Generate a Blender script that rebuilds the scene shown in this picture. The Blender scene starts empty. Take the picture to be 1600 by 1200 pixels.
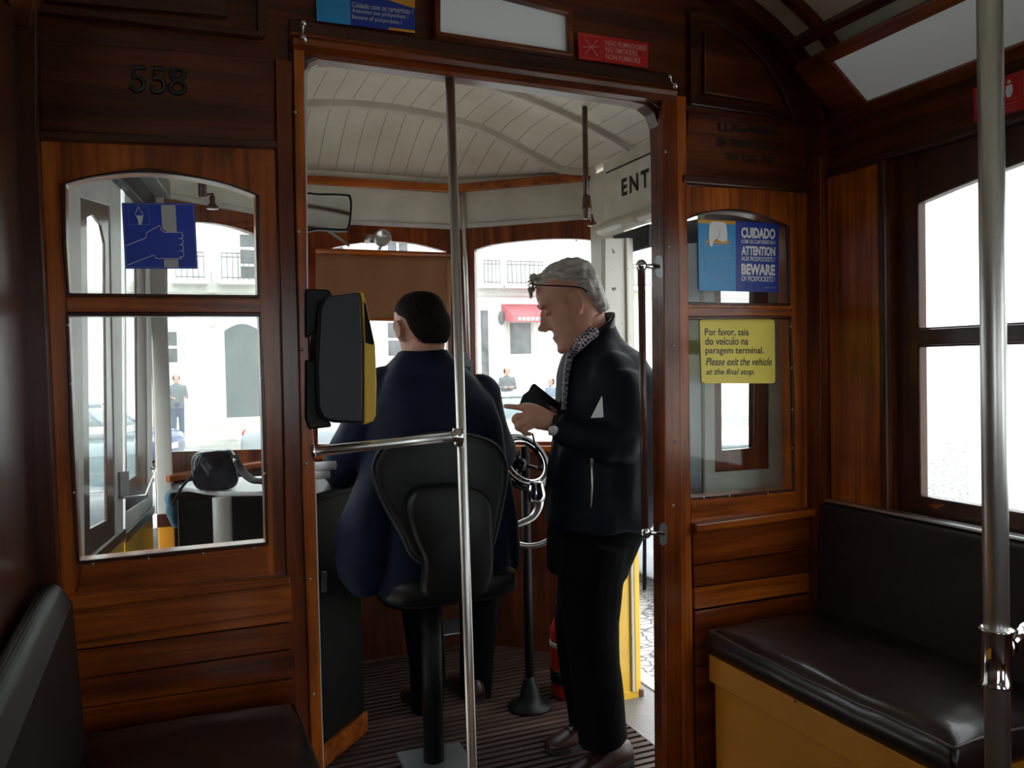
import bpy, bmesh, math, random
from mathutils import Vector, Matrix, noise
from mathutils.geometry import tessellate_polygon
random.seed(7)
SC = bpy.context.scene
SCOL = SC.collection
class _Later:                      # things are linked together at the end of the script
    def __init__(s): s.l = []; s.objects = s
    def link(s, o): s.l.append(o)
COL = _Later()
V = Vector
# ------------------------------------------------------------------ camera
F, YAW, PITCH, ROLL, EYE = 1300.0, math.radians(22.5), math.radians(-1.5), 0.022, 1.32
cam_d = bpy.data.cameras.new('camera'); cam = bpy.data.objects.new('camera', cam_d); SCOL.objects.link(cam)
cam_d.sensor_width = 36; cam_d.lens = 36 * F / 1600; cam_d.clip_start = .02; cam_d.clip_end = 400
fw = V((math.sin(YAW) * math.cos(PITCH), math.cos(YAW) * math.cos(PITCH), math.sin(PITCH)))
rt0 = fw.cross(V((0, 0, 1))).normalized(); up0 = rt0.cross(fw)
rt = rt0 * math.cos(ROLL) - up0 * math.sin(ROLL); up = up0 * math.cos(ROLL) + rt0 * math.sin(ROLL)
CP = V((0, 0, EYE))
cam.matrix_world = Matrix(((rt.x, up.x, -fw.x, CP.x), (rt.y, up.y, -fw.y, CP.y), (rt.z, up.z, -fw.z, CP.z), (0, 0, 0, 1)))
SC.camera = cam
# ------------------------------------------------------------------ view and light
SC.view_settings.view_transform = 'Standard'; SC.view_settings.look = 'None'
SC.view_settings.gamma = 1; SC.view_settings.use_curve_mapping = False
SC.view_settings.exposure = 0.0
SC.cycles.max_bounces = 10; SC.cycles.transparent_max_bounces = 24
SC.cycles.diffuse_bounces = 5; SC.cycles.glossy_bounces = 5; SC.cycles.sample_clamp_indirect = 4
SC.cycles.use_denoising = True
w = bpy.data.worlds.new('sky'); SC.world = w; w.use_nodes = True
bg = w.node_tree.nodes['Background']; bg.inputs[0].default_value = (.93, .97, 1, 1); bg.inputs[1].default_value = 4.4
# ------------------------------------------------------------------ materials
MATS = {}
def nd(nt, kind, **kw):
    n = nt.nodes.new(kind)
    for k, v in kw.items():
        if k in n.inputs: n.inputs[k].default_value = v
        else: setattr(n, k, v)
    return n
def base_mat(name):
    m = bpy.data.materials.new(name); m.use_nodes = True
    nt = m.node_tree; b = nt.nodes['Principled BSDF']
    MATS[name] = m
    return m, nt, b
def ramp(nt, cols, pos=None):
    r = nt.nodes.new('ShaderNodeValToRGB'); e = r.color_ramp.elements
    while len(e) < len(cols): e.new(.5)
    for i, c in enumerate(cols):
        e[i].color = (*c, 1); e[i].position = pos[i] if pos else i / (len(cols) - 1)
    return r
def coords(nt, scale):
    t = nt.nodes.new('ShaderNodeTexCoord'); mp = nt.nodes.new('ShaderNodeMapping')
    mp.inputs['Scale'].default_value = scale
    nt.links.new(t.outputs['Object'], mp.inputs[0]); return mp
def bump(nt, b, src, strength, dist=.002):
    bp = nt.nodes.new('ShaderNodeBump'); bp.inputs['Strength'].default_value = strength; bp.inputs['Distance'].default_value = dist
    nt.links.new(src, bp.inputs['Height']); nt.links.new(bp.outputs[0], b.inputs['Normal'])
def plain(name, col, rough=.5, metal=0, var=.12, scale=8, bmp=0, coat=0, spec=.5, sheen=0, stretch=(1, 1, 1)):
    m, nt, b = base_mat(name)
    mp = coords(nt, stretch); n = nd(nt, 'ShaderNodeTexNoise', Scale=scale, Detail=5.0)
    nt.links.new(mp.outputs[0], n.inputs['Vector'])
    d = tuple(c * (1 - var) for c in col); l = tuple(min(1, c * (1 + var)) for c in col)
    r = ramp(nt, [d, col, l], [.3, .5, .7]); nt.links.new(n.outputs[0], r.inputs[0]); nt.links.new(r.outputs[0], b.inputs['Base Color'])
    b.inputs['Roughness'].default_value = rough; b.inputs['Metallic'].default_value = metal
    b.inputs['Coat Weight'].default_value = coat; b.inputs['Specular IOR Level'].default_value = spec
    b.inputs['Sheen Weight'].default_value = sheen
    if bmp: bump(nt, b, n.outputs[0], bmp)
    return m
def wood(name, dark, mid, light, axis=0, rough=.3, coat=.4, grain=1.0):
    m, nt, b = base_mat(name)
    s = [14, 14, 14]; s[axis] = .9
    mp = coords(nt, s); n = nd(nt, 'ShaderNodeTexNoise', Scale=1.6, Detail=7.0, Distortion=.7)
    nt.links.new(mp.outputs[0], n.inputs['Vector'])
    r = ramp(nt, [dark, mid, light], [.32, .5, .72]); nt.links.new(n.outputs[0], r.inputs[0])
    s2 = [60, 60, 60]; s2[axis] = 2
    mp2 = coords(nt, s2); n2 = nd(nt, 'ShaderNodeTexNoise', Scale=2.0, Detail=3.0); nt.links.new(mp2.outputs[0], n2.inputs['Vector'])
    r2 = ramp(nt, [(.45, .4, .35), (1, 1, 1)], [.3, .55]); nt.links.new(n2.outputs[0], r2.inputs[0])
    mp3 = coords(nt, (1, 1, 1)); n3 = nd(nt, 'ShaderNodeTexNoise', Scale=7.0, Detail=5.0); nt.links.new(mp3.outputs[0], n3.inputs['Vector'])
    r3 = ramp(nt, [(.55, .45, .4), (1, 1, 1)], [.3, .55]); nt.links.new(n3.outputs[0], r3.inputs[0])
    mx = nd(nt, 'ShaderNodeMixRGB', blend_type='MULTIPLY', Fac=.55 * grain); nt.links.new(r.outputs[0], mx.inputs[1]); nt.links.new(r2.outputs[0], mx.inputs[2])
    mx2 = nd(nt, 'ShaderNodeMixRGB', blend_type='MULTIPLY', Fac=.7 * grain); nt.links.new(mx.outputs[0], mx2.inputs[1]); nt.links.new(r3.outputs[0], mx2.inputs[2])
    nt.links.new(mx2.outputs[0], b.inputs['Base Color'])
    b.inputs['Roughness'].default_value = rough; b.inputs['Coat Weight'].default_value = coat; b.inputs['Coat Roughness'].default_value = .18
    b.inputs['Specular IOR Level'].default_value = .25
    bump(nt, b, n2.outputs[0], .15, .001)
    return m
W = {}
for ax, k in enumerate('xyz'):
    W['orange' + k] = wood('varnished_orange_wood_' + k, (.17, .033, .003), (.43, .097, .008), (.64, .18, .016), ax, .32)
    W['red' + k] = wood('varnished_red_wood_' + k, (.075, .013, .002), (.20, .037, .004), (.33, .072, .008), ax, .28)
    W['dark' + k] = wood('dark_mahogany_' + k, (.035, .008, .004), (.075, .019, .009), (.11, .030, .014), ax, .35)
for _ax, _k in enumerate('xyz'): W['deep' + _k] = wood('shaded_varnished_wood_' + _k, (.045, .008, .002), (.115, .021, .003), (.19, .040, .005), _ax, .32)  # darker copy of the red wood, dimness of the upper saloon painted in
M_cream = plain('cream_paint', (.60, .57, .48), .45, bmp=.1)
M_ceil = plain('ceiling_cream_paint', (.76, .70, .56), .5, bmp=.1)
M_white = plain('white_paint', (.72, .72, .70), .4, bmp=.05)
M_grey_paint = plain('grey_cream_paint', (.50, .49, .45), .4)
M_yellow = plain('yellow_paint', (.85, .50, .02), .35, coat=.3)
M_ochre = plain('ochre_yellow_panel', (.60, .24, .009), .45, var=.06)
M_brownpaint = plain('brown_paint', (.085, .035, .022), .3, coat=.3)
M_leather = plain('brown_leatherette', (.022, .013, .0115), .30, var=.25, scale=5, bmp=.5, coat=.2, spec=.4)
M_leather_rough = plain('matt_brown_leatherette', (.028, .018, .019), .65, var=.2, scale=30, bmp=.2, spec=.25)
M_piping = plain('worn_seat_piping', (.07, .045, .04), .5)
M_chrome = plain('polished_steel', (.78, .78, .77), .36, metal=1, var=.05, stretch=(30, 30, 1))
M_chrome2 = plain('bright_chrome', (.8, .8, .8), .1, metal=1, var=.03)
M_black = plain('black_plastic', (.005, .0055, .0065), .45, var=.1, spec=.3)
M_blackmetal = plain('black_painted_metal', (.004, .004, .0045), .5, spec=.25)
M_char = plain('charcoal_plastic', (.013, .016, .021), .38, var=.05, spec=.4)
M_valyel = plain('validator_yellow', (.80, .50, .02), .4, var=.05)
M_navy = plain('navy_nylon', (.0045, .006, .014), .6, var=.3, scale=14, bmp=.35, spec=.15)
M_navy2 = plain('blue_jacket_cloth', (.005, .009, .028), .65, var=.3, scale=12, bmp=.35, spec=.15)
M_trouser = plain('black_trousers', (.003, .003, .0035), .9, spec=.08)
M_shoe = plain('brown_shoe_leather', (.035, .012, .006), .35, var=.3, scale=20, bmp=.2)
M_sole = plain('dark_shoe_sole', (.02, .015, .012), .7)
M_skin = plain('skin', (.56, .28, .20), .5, var=.10, scale=28, bmp=.12)
M_hair_grey = plain('grey_hair', (.40, .38, .36), .6, var=.4, scale=14, bmp=.8, stretch=(1, 3, 6))
M_hair_dark = plain('dark_short_hair', (.012, .009, .007), .85, spec=.1, var=.4, scale=60, bmp=.5)
M_glassy = plain('dark_spectacle_frame', (.012, .010, .010), .25)
M_silver = plain('silver_metal', (.5, .5, .5), .3, metal=1)
M_red = plain('red_enamel', (.45, .02, .015), .35)
M_stone = plain('pale_stone', (.60, .57, .52), .8, var=.25, scale=5, bmp=.4)
M_render = plain('white_wall_render', (.80, .80, .78), .9, var=.04, scale=2)
M_render2 = plain('grey_stone_trim', (.55, .54, .50), .9, var=.1)
M_win_dark = plain('dim_window_glass', (.09, .095, .10), .3, var=.5, scale=3)
M_greendoor = plain('faded_green_door', (.035, .058, .060), .7, var=.3, scale=2)
M_iron = plain('balcony_iron', (.12, .12, .12), .6)
M_awning = plain('red_awning_cloth', (.50, .10, .12), .8, var=.15)
M_leaf = plain('sky_blue_ink', (.03, .33, .72), .35, var=.06)
M_ink_blue = plain('deep_blue_ink', (.012, .045, .36), .35, var=.08)
M_ink_pict = plain('pictogram_blue', (.012, .06, .58), .35, var=.06)
M_ink_white = plain('white_ink', (.88, .88, .88), .4, var=.05)
M_ink_grey = plain('light_grey_ink', (.62, .62, .62), .4, var=.05)
M_ink_black = plain('black_ink', (.012, .012, .012), .4)
M_ink_orange = plain('orange_ink', (.75, .35, .02), .4)
M_ink_yel = plain('yellow_sign_stock', (.92, .74, .11), .45, var=.05)
M_ink_red = plain('red_sticker_stock', (.58, .012, .014), .35, var=.1)
M_ink_pink = plain('pale_red_ink', (.80, .36, .33), .4)
M_screen = plain('dark_screen', (.01, .011, .013), .1)
M_blind = plain('brown_sun_blind', (.22, .085, .030), .75, var=.1, scale=5, bmp=.1)
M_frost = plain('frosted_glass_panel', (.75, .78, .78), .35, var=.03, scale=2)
M_frost.node_tree.nodes['Principled BSDF'].inputs['Emission Color'].default_value = (.80, .88, .90, 1); M_frost.node_tree.nodes['Principled BSDF'].inputs['Emission Strength'].default_value = .07   # faint glow put in for daylight on the unlit frosted panels
M_rubber = plain('black_rubber', (.008, .008, .008), .7, bmp=.6, scale=60)
M_table = plain('white_plastic_top', (.70, .72, .75), .25, var=.05)
M_steeltable = plain('grey_steel', (.20, .21, .22), .35, metal=.6)
M_shiny = plain('shiny_black_vinyl', (.010, .014, .022), .18, var=.6, scale=9, bmp=1.0)
M_paper = plain('white_paper', (.75, .77, .82), .6, var=.04)
M_carwhite = plain('white_car_paint', (.72, .74, .76), .2, coat=1)
M_carsilver = plain('silver_car_paint', (.42, .46, .50), .25, metal=.3, coat=1)
M_carblue = plain('blue_car_paint', (.05, .10, .25), .2, coat=1)
M_cardark = plain('dark_car_paint', (.04, .05, .06), .2, coat=1)
M_carglass = plain('car_window_glass', (.10, .16, .17), .08, coat=1)
M_tyre = plain('tyre_rubber', (.015, .015, .015), .8)
M_coat_grey = plain('grey_coat', (.14, .16, .17), .8)
M_coat_dark = plain('dark_coat', (.03, .035, .045), .8)
M_jeans = plain('blue_jeans', (.05, .07, .12), .8)
def check_shirt():
    m, nt, b = base_mat('checked_shirt'); mp = coords(nt, (1, 1, 1))
    c = nd(nt, 'ShaderNodeTexChecker', Scale=110.0, Color1=(.04, .04, .08, 1), Color2=(.65, .62, .66, 1))
    nt.links.new(mp.outputs[0], c.inputs['Vector']); nt.links.new(c.outputs[0], b.inputs['Base Color']); b.inputs['Roughness'].default_value = .8
    return m
M_check = check_shirt()
def glass(name, tint=(.96, .98, .97), dust=.03, refl=1.0):
    m, nt, b = base_mat(name); nt.nodes.remove(b); out = nt.nodes['Material Output']
    tr = nd(nt, 'ShaderNodeBsdfTransparent', Color=(*tint, 1)); gl = nd(nt, 'ShaderNodeBsdfGlossy', Roughness=.02)
    lw = nd(nt, 'ShaderNodeLayerWeight', Blend=.5); pw = nd(nt, 'ShaderNodeMath', operation='POWER'); pw.inputs[1].default_value = 5; nt.links.new(lw.outputs['Facing'], pw.inputs[0]); fr = nd(nt, 'ShaderNodeMath', operation='MULTIPLY_ADD'); fr.inputs[1].default_value = .6 * refl; fr.inputs[2].default_value = .025 * refl; nt.links.new(pw.outputs[0], fr.inputs[0]); df = nd(nt, 'ShaderNodeBsdfDiffuse', Color=(.8, .82, .82, 1)); tl = nd(nt, 'ShaderNodeBsdfTranslucent', Color=(.8, .82, .82, 1))
    add = nd(nt, 'ShaderNodeMixShader', Fac=.5); nt.links.new(df.outputs[0], add.inputs[1]); nt.links.new(tl.outputs[0], add.inputs[2])
    mp = coords(nt, (1, 1, 1)); n = nd(nt, 'ShaderNodeTexNoise', Scale=6.0, Detail=8.0); nt.links.new(mp.outputs[0], n.inputs['Vector'])
    r = ramp(nt, [(dust * .4,) * 3, (dust * 1.8,) * 3], [.3, .75]); nt.links.new(n.outputs[0], r.inputs[0])
    m1 = nt.nodes.new('ShaderNodeMixShader'); nt.links.new(r.outputs[0], m1.inputs[0]); nt.links.new(tr.outputs[0], m1.inputs[1]); nt.links.new(add.outputs[0], m1.inputs[2])
    m2 = nt.nodes.new('ShaderNodeMixShader'); nt.links.new(fr.outputs[0], m2.inputs[0]); nt.links.new(m1.outputs[0], m2.inputs[1]); nt.links.new(gl.outputs[0], m2.inputs[2])
    nt.links.new(m2.outputs[0], out.inputs[0]); return m
M_glass = glass('clear_pane', dust=.005)
M_glass_dusty = glass('dusty_windscreen', dust=.05)
M_glass_green = glass('greenish_windscreen', (.88, .95, .92), .04)
def mirror_mat():
    m, nt, b = base_mat('mirror_glass'); b.inputs['Metallic'].default_value = 1; b.inputs['Roughness'].default_value = .03; b.inputs['Base Color'].default_value = (.8, .82, .85, 1)
    return m
M_mirror = mirror_mat()
def cobble(name, scale, c1, c2):
    m, nt, b = base_mat(name); mp = coords(nt, (1, 1.5, 1))
    v = nd(nt, 'ShaderNodeTexVoronoi', Scale=scale, feature='DISTANCE_TO_EDGE'); nt.links.new(mp.outputs[0], v.inputs['Vector'])
    r = ramp(nt, [c1, c2], [.02, .10]); nt.links.new(v.outputs[0], r.inputs[0]); nt.links.new(r.outputs[0], b.inputs['Base Color'])
    b.inputs['Roughness'].default_value = .85; bump(nt, b, v.outputs[0], .6, .02); return m
M_cobble = cobble('grey_cobbles', 8.5, (.10, .095, .09), (.40, .39, .37))
M_flag = cobble('flagstones', 3.0, (.18, .17, .16), (.60, .58, .54))
def floorwood():
    m = wood('worn_floor_slats', (.028, .016, .012), (.060, .036, .028), (.10, .062, .048), 0, .55, .05)
    return m
M_floor = floorwood()
def tread():
    m, nt, b = base_mat('grey_tread_plate'); mp = coords(nt, (1, 1, 1)); mp.inputs['Rotation'].default_value = (0, 0, .78)
    c = nd(nt, 'ShaderNodeTexBrick', Scale=26.0, Color1=(.30, .29, .28, 1), Color2=(.26, .25, .25, 1), Mortar=(.08, .08, .08, 1)); c.inputs['Mortar Size'].default_value = .03
    nt.links.new(mp.outputs[0], c.inputs['Vector']); nt.links.new(c.outputs[0], b.inputs['Base Color']); b.inputs['Roughness'].default_value = .45; b.inputs['Metallic'].default_value = .3
    bump(nt, b, c.outputs['Fac'], .6, .003); return m
M_tread = tread()
def chipped():
    m, nt, b = base_mat('chipped_cream_paint'); mp = coords(nt, (1, 1, .6)); n = nd(nt, 'ShaderNodeTexNoise', Scale=38.0, Detail=6.0)
    nt.links.new(mp.outputs[0], n.inputs['Vector']); r = ramp(nt, [(.62, .60, .54), (.62, .60, .54), (.10, .06, .04)], [0, .66, .69]); nt.links.new(n.outputs[0], r.inputs[0])
    nt.links.new(r.outputs[0], b.inputs['Base Color']); b.inputs['Roughness'].default_value = .5; return m
M_chip = chipped()
# ------------------------------------------------------------------ rays and geometry helpers
def ray(px, py): return fw + rt * ((px - 800) / F) + up * ((600 - py) / F)
def PY(px, py, Y): r = ray(px, py); return CP + r * (Y / r.y)
def PX(px, py, X): r = ray(px, py); return CP + r * (X / r.x)
def PZ(px, py, Z): r = ray(px, py); return CP + r * ((Z - EYE) / r.z)
def PD(px, py, d): return CP + ray(px, py) * d
def PP(px, py, p0, n): r = ray(px, py); return CP + r * ((V(p0) - CP).dot(V(n)) / r.dot(V(n)))
def NB(): return bmesh.new()
BASE = {}
def tag(o, label=None, cat=None, group=None, kind=None):
    if label: o['label'] = label
    if cat: o['category'] = cat
    if group: o['group'] = group
    if kind: o['kind'] = kind
    return o
def thing(name, loc, label=None, cat=None, group=None, kind=None):
    o = bpy.data.objects.new(name, None); COL.objects.link(o); o.location = loc; o.empty_display_size = .05
    BASE[o.name] = V(loc); return tag(o, label, cat, group, kind)
def mk(name, bm, mat, parent=None, smooth=False, bevel=0, label=None, cat=None, group=None, kind=None, recalc=True):
    if isinstance(bm, bpy.types.Mesh): me = bm
    else:
        if recalc: bmesh.ops.recalc_face_normals(bm, faces=bm.faces)
        me = bpy.data.meshes.new(name); bm.to_mesh(me); bm.free()
    o = bpy.data.objects.new(name, me); COL.objects.link(o)
    if parent is None:
        co = [v.co for v in me.vertices]
        b = V(((min(c.x for c in co) + max(c.x for c in co)) / 2, (min(c.y for c in co) + max(c.y for c in co)) / 2, min(c.z for c in co)))
        o.location = b
    else:
        b = BASE[parent.name]; o.parent = parent
    BASE[o.name] = b.copy()
    me.transform(Matrix.Translation(-b)); me.materials.clear(); me.materials.append(mat)
    if smooth:
        for p in me.polygons: p.use_smooth = True
    if bevel:
        md = o.modifiers.new('bevel', 'BEVEL'); md.width = bevel; md.segments = 6 if bevel > .01 else 2; md.limit_method = 'ANGLE'; md.angle_limit = .7
    return tag(o, label, cat, group, kind)
def box(bm, x0, x1, y0, y1, z0, z1):
    r = bmesh.ops.create_cube(bm, size=1)
    for v in r['verts']:
        v.co = V((x0 + (v.co.x + .5) * (x1 - x0), y0 + (v.co.y + .5) * (y1 - y0), z0 + (v.co.z + .5) * (z1 - z0)))
    return bm
def extr(bm, loops, vec):
    """loops[0] outline, the rest holes (3D points, coplanar); extruded by vec"""
    loops = [[V(p) for p in l] for l in loops]; vec = V(vec)
    flat = [p for l in loops for p in l]; n_ = V(); L0 = loops[0]
    for i in range(len(L0)): n_ += (L0[i] - L0[0]).cross(L0[(i + 1) % len(L0)] - L0[0])
    n_.normalize(); u_ = n_.orthogonal().normalized(); w_ = n_.cross(u_); o_ = L0[0]
    tris = tessellate_polygon([[V(((p - o_).dot(u_) * 10, (p - o_).dot(w_) * 10, 0)) for p in l] for l in loops])
    a = [bm.verts.new(p) for p in flat]; b = [bm.verts.new(p + vec) for p in flat]
    for t in tris:
        try: bm.faces.new([a[i] for i in t]); bm.faces.new([b[i] for i in reversed(t)])
        except ValueError: pass
    k = 0
    for l in loops:
        n = len(l)
        for i in range(n):
            j = (i + 1) % n; bm.faces.new([a[k + i], a[k + j], b[k + j], b[k + i]])
        k += n
    return bm
def pxl(pts, Y): return [PY(x, y, Y) for x, y in pts]
def hex8(bm, a, b):
    va = [bm.verts.new(V(p)) for p in a]; vb = [bm.verts.new(V(p)) for p in b]; n = len(a)
    bm.faces.new(va); bm.faces.new(list(reversed(vb)))
    for i in range(n): bm.faces.new([va[i], va[(i + 1) % n], vb[(i + 1) % n], vb[i]])
    return bm
def loft(bm, rings, cap=True, close=False):
    vr = [[bm.verts.new(V(p)) for p in r] for r in rings]; n = len(vr[0]); m = len(vr)
    for k in range(m if close else m - 1):
        A, B = vr[k], vr[(k + 1) % m]
        for i in range(n): bm.faces.new([A[i], A[(i + 1) % n], B[(i + 1) % n], B[i]])
    if cap and not close: bm.faces.new(vr[0]); bm.faces.new(list(reversed(vr[-1])))
    return bm
def tube(bm, pts, r, seg=12, close=False, flat=None):
    pts = [V(p) for p in pts]; n = len(pts); R = r if isinstance(r, (list, tuple)) else [r] * n
    T = []
    for i in range(n):
        a = pts[(i - 1) % n] if (close or i > 0) else pts[i]; b = pts[(i + 1) % n] if (close or i < n - 1) else pts[i]
        t = b - a; T.append(t.normalized() if t.length > 1e-9 else V((0, 0, 1)))
    u = T[0].orthogonal().normalized()
    if flat: u = (V(flat[0]) - T[0] * V(flat[0]).dot(T[0])).normalized()
    rings = []
    for i in range(n):
        u = (u - T[i] * u.dot(T[i]))
        u = u.normalized() if u.length > 1e-6 else T[i].orthogonal().normalized()
        v = T[i].cross(u); k = flat[1] if flat else 1
        rings.append([pts[i] + (u * math.cos(a) * R[i] * k + v * math.sin(a) * R[i]) for a in [2 * math.pi * j / seg for j in range(seg)]])
    return loft(bm, rings, close=close)
def lathe(bm, prof, o, axis=(0, 0, 1), seg=24):
    ax = V(axis).normalized(); u = ax.orthogonal().normalized(); v = ax.cross(u); o = V(o)
    return loft(bm, [[o + ax * h + (u * math.cos(2 * math.pi * j / seg) + v * math.sin(2 * math.pi * j / seg)) * max(r, 1e-4) for j in range(seg)] for r, h in prof])
def ell(bm, c, rad, rot=None, seg=20, rings=12):
    r = bmesh.ops.create_uvsphere(bm, u_segments=seg, v_segments=rings, radius=1)
    M = Matrix.Translation(V(c)) @ (rot.to_4x4() if rot else Matrix.Identity(4)) @ Matrix.Diagonal((*rad, 1))
    for v in r['verts']: v.co = M @ v.co
    return bm
def spline(pts, n=6, close=False):
    pts = [V(p) for p in pts]; out = []; m = len(pts)
    for i in range(m if close else m - 1):
        p0, p1, p2, p3 = (pts[(i - 1) % m] if (close or i) else pts[0]), pts[i], pts[(i + 1) % m], (pts[(i + 2) % m] if (close or i + 2 < m) else pts[-1])
        for k in range(n):
            t = k / n; out.append(.5 * ((2 * p1) + (p2 - p0) * t + (2 * p0 - 5 * p1 + 4 * p2 - p3) * t * t + (3 * p1 - p0 - 3 * p2 + p3) * t ** 3))
    if not close: out.append(pts[-1])
    return out
def sp2(pts, n=5, close=False): return [(p.x, p.y) for p in spline([(x, y, 0) for x, y in pts], n, close)]
def remesh(bm, voxel, smooth=3, fac=.5, disp=0, dscale=10):
    bmesh.ops.recalc_face_normals(bm, faces=bm.faces)
    me = bpy.data.meshes.new('tmp'); bm.to_mesh(me); bm.free()
    o = bpy.data.objects.new('tmp', me); SCOL.objects.link(o)
    md = o.modifiers.new('r', 'REMESH'); md.mode = 'VOXEL'; md.voxel_size = voxel
    if smooth: s = o.modifiers.new('s', 'SMOOTH'); s.iterations = smooth; s.factor = fac
    dg = bpy.context.evaluated_depsgraph_get(); dg.update()
    out = bpy.data.meshes.new_from_object(o.evaluated_get(dg)); bpy.data.objects.remove(o); bpy.data.meshes.remove(me)
    if disp:
        N = [v.normal.copy() for v in out.vertices]
        for v, nn_ in zip(out.vertices, N): v.co = v.co + nn_ * disp * noise.noise(V((v.co.x, v.co.y, v.co.z * .55)) * dscale)
    return out
def rrect(x0, x1, z0, z1, r, n=5):
    out = []
    for cx, cz, a0 in ((x1 - r, z1 - r, 0), (x0 + r, z1 - r, 90), (x0 + r, z0 + r, 180), (x1 - r, z0 + r, 270)):
        for k in range(n + 1): a = math.radians(a0 + 90 * k / n); out.append((cx + r * math.cos(a), cz + r * math.sin(a)))
    return out
# text as outlines, laid in a unit rectangle of a sign
def text_mesh(s, bold=0, res=3, space=1, shear=0):
    c = bpy.data.curves.new('t', 'FONT'); c.body = s; c.size = 1; c.offset = bold; c.resolution_u = res; c.space_character = space; c.shear = shear
    o = bpy.data.objects.new('t', c); SCOL.objects.link(o); dg = bpy.context.evaluated_depsgraph_get(); dg.update()
    me = bpy.data.meshes.new_from_object(o.evaluated_get(dg)); bpy.data.objects.remove(o); bpy.data.curves.remove(c)
    vs = [(v.co.x, v.co.y) for v in me.vertices]; fs = [tuple(p.vertices) for p in me.polygons]; bpy.data.meshes.remove(me)
    return vs, fs
class Sign:
    """a flat sign given by its four corners; u to the right, v downwards"""
    def __init__(s, TL, TR, BR, BL): s.c = [V(p) for p in (TL, TR, BR, BL)]; s.n = (s.c[1] - s.c[0]).cross(s.c[3] - s.c[0]).normalized(); s.n = -s.n if s.n.dot(CP - s.c[0]) < 0 else s.n
    def at(s, u, v, h=0):
        a = s.c[0].lerp(s.c[1], u); b = s.c[3].lerp(s.c[2], u); return a.lerp(b, v) + s.n * h
    def sheet(s, name, mat, parent=None, th=.001, r=.0, **kw):
        p = [(0, 0), (1, 0), (1, 1), (0, 1)]
        if r: p = [(x, y) for x, y in rrect(0, 1, 0, 1, r)]
        return mk(name, extr(NB(), [[s.at(u, v) for u, v in p]], s.n * th), mat, parent, **kw)
    def poly(s, name, pts, mat, parent, lay=1, holes=()):
        h = .001 + .0004 * lay
        return mk(name, extr(NB(), [[s.at(u, v, h) for u, v in l] for l in [pts, *holes]], s.n * .0002), mat, parent)
    def line(s, name, pts, wd, mat, parent, lay=1, close=False):
        bm = NB(); tube(bm, [s.at(u, v, .001 + .0004 * lay) for u, v in pts], wd, 6, close); return mk(name, bm, mat, parent)
    def text(s, name, txt, rect, mat, parent, lay=2, bold=0, space=1, shear=0):
        vs, fs = text_mesh(txt, bold, 3, space, shear); x0, x1 = min(v[0] for v in vs), max(v[0] for v in vs); y0, y1 = min(v[1] for v in vs), max(v[1] for v in vs)
        u0, v0, u1, v1 = rect; bm = NB()
        vv = [bm.verts.new(s.at(u0 + (x - x0) / (x1 - x0) * (u1 - u0), v1 - (y - y0) / (y1 - y0) * (v1 - v0), .001 + .0004 * lay)) for x, y in vs]
        for f in fs:
            try: bm.faces.new([vv[i] for i in f])
            except ValueError: pass
        return mk(name, bm, mat, parent, recalc=False)
def pxsign(TL, TR, BR, BL, Y): return Sign(*[PY(x, y, Y) for x, y in (TL, TR, BR, BL)])
# ================================================================== SALOON STRUCTURE
D, FL, SXL, SXR = 1.9, .12, -.25, 1.76          # bulkhead, saloon floor, side walls
XC = (SXL + SXR) / 2
def arch_z(x, rise=.45, base=1.98, hw=1.02): return base + rise * math.sqrt(max(0, 1 - ((x - XC) / hw) ** 2))
mk('floor', extr(NB(), [[V((SXL - .05, -3, 0)), V((SXR + .05, -3, 0)), V((SXR + .05, 1.95, 0)), V((SXL - .05, 1.95, 0))]], (0, 0, FL)), M_floor, kind='structure')
arc = [(XC + 1.06 * math.cos(a), 1.93 + .52 * math.sin(a)) for a in [math.pi * k / 40 for k in range(41)]]
door_px = [(503, 1200), (500, 1123), (490, 757), (485, 660), (478, 500), (476, 283), (473, 130), (475, 112), (483, 98), (500, 91),
           (740, 124), (985, 158), (1008, 164), (1022, 176), (1029, 196), (1031, 240), (1034, 700), (1037, 1200)]
def shut(loop, z0=FL):            # carry a px polygon whose ends are cut by the frame down to the floor
    a, b = loop[0].copy(), loop[-1].copy(); a.z = b.z = z0; return [a] + loop + [b]
def bulkhead_loops(Y):
    d = shut(pxl(door_px, Y))
    outer = [V((arc[0][0], Y, FL))] + [V((x, Y, z)) for x, z in arc] + [V((arc[-1][0], Y, FL))] + d
    return outer
win1_outer = [(62, 218), (430, 228), (448, 906), (96, 940)]
win2_outer = [(1066, 290), (1262, 297), (1272, 800), (1075, 822)]
# the plate itself is cut by the door and the two windows
plate = NB()
extr(plate, [bulkhead_loops(1.91), pxl(win1_outer, 1.91), pxl(win2_outer, 1.91)], (0, .045, 0))
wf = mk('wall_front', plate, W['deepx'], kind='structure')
def on_front(name, px, y0, y1, mat, bev=.003, parent=None, holes=(), **kw):
    return mk(name, extr(NB(), [pxl(px, D)] + [pxl(h, D) for h in holes], (0, 0, 0)) if False else extr2(px, holes, y0, y1), mat, parent or wf, bevel=bev, **kw)
def extr2(px, holes, y0, y1):
    bm = NB(); L = [[V((p.x, y0, p.z)) for p in pxl(l, D)] for l in [px, *holes]]
    return extr(bm, L, (0, y1 - y0, 0))
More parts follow.
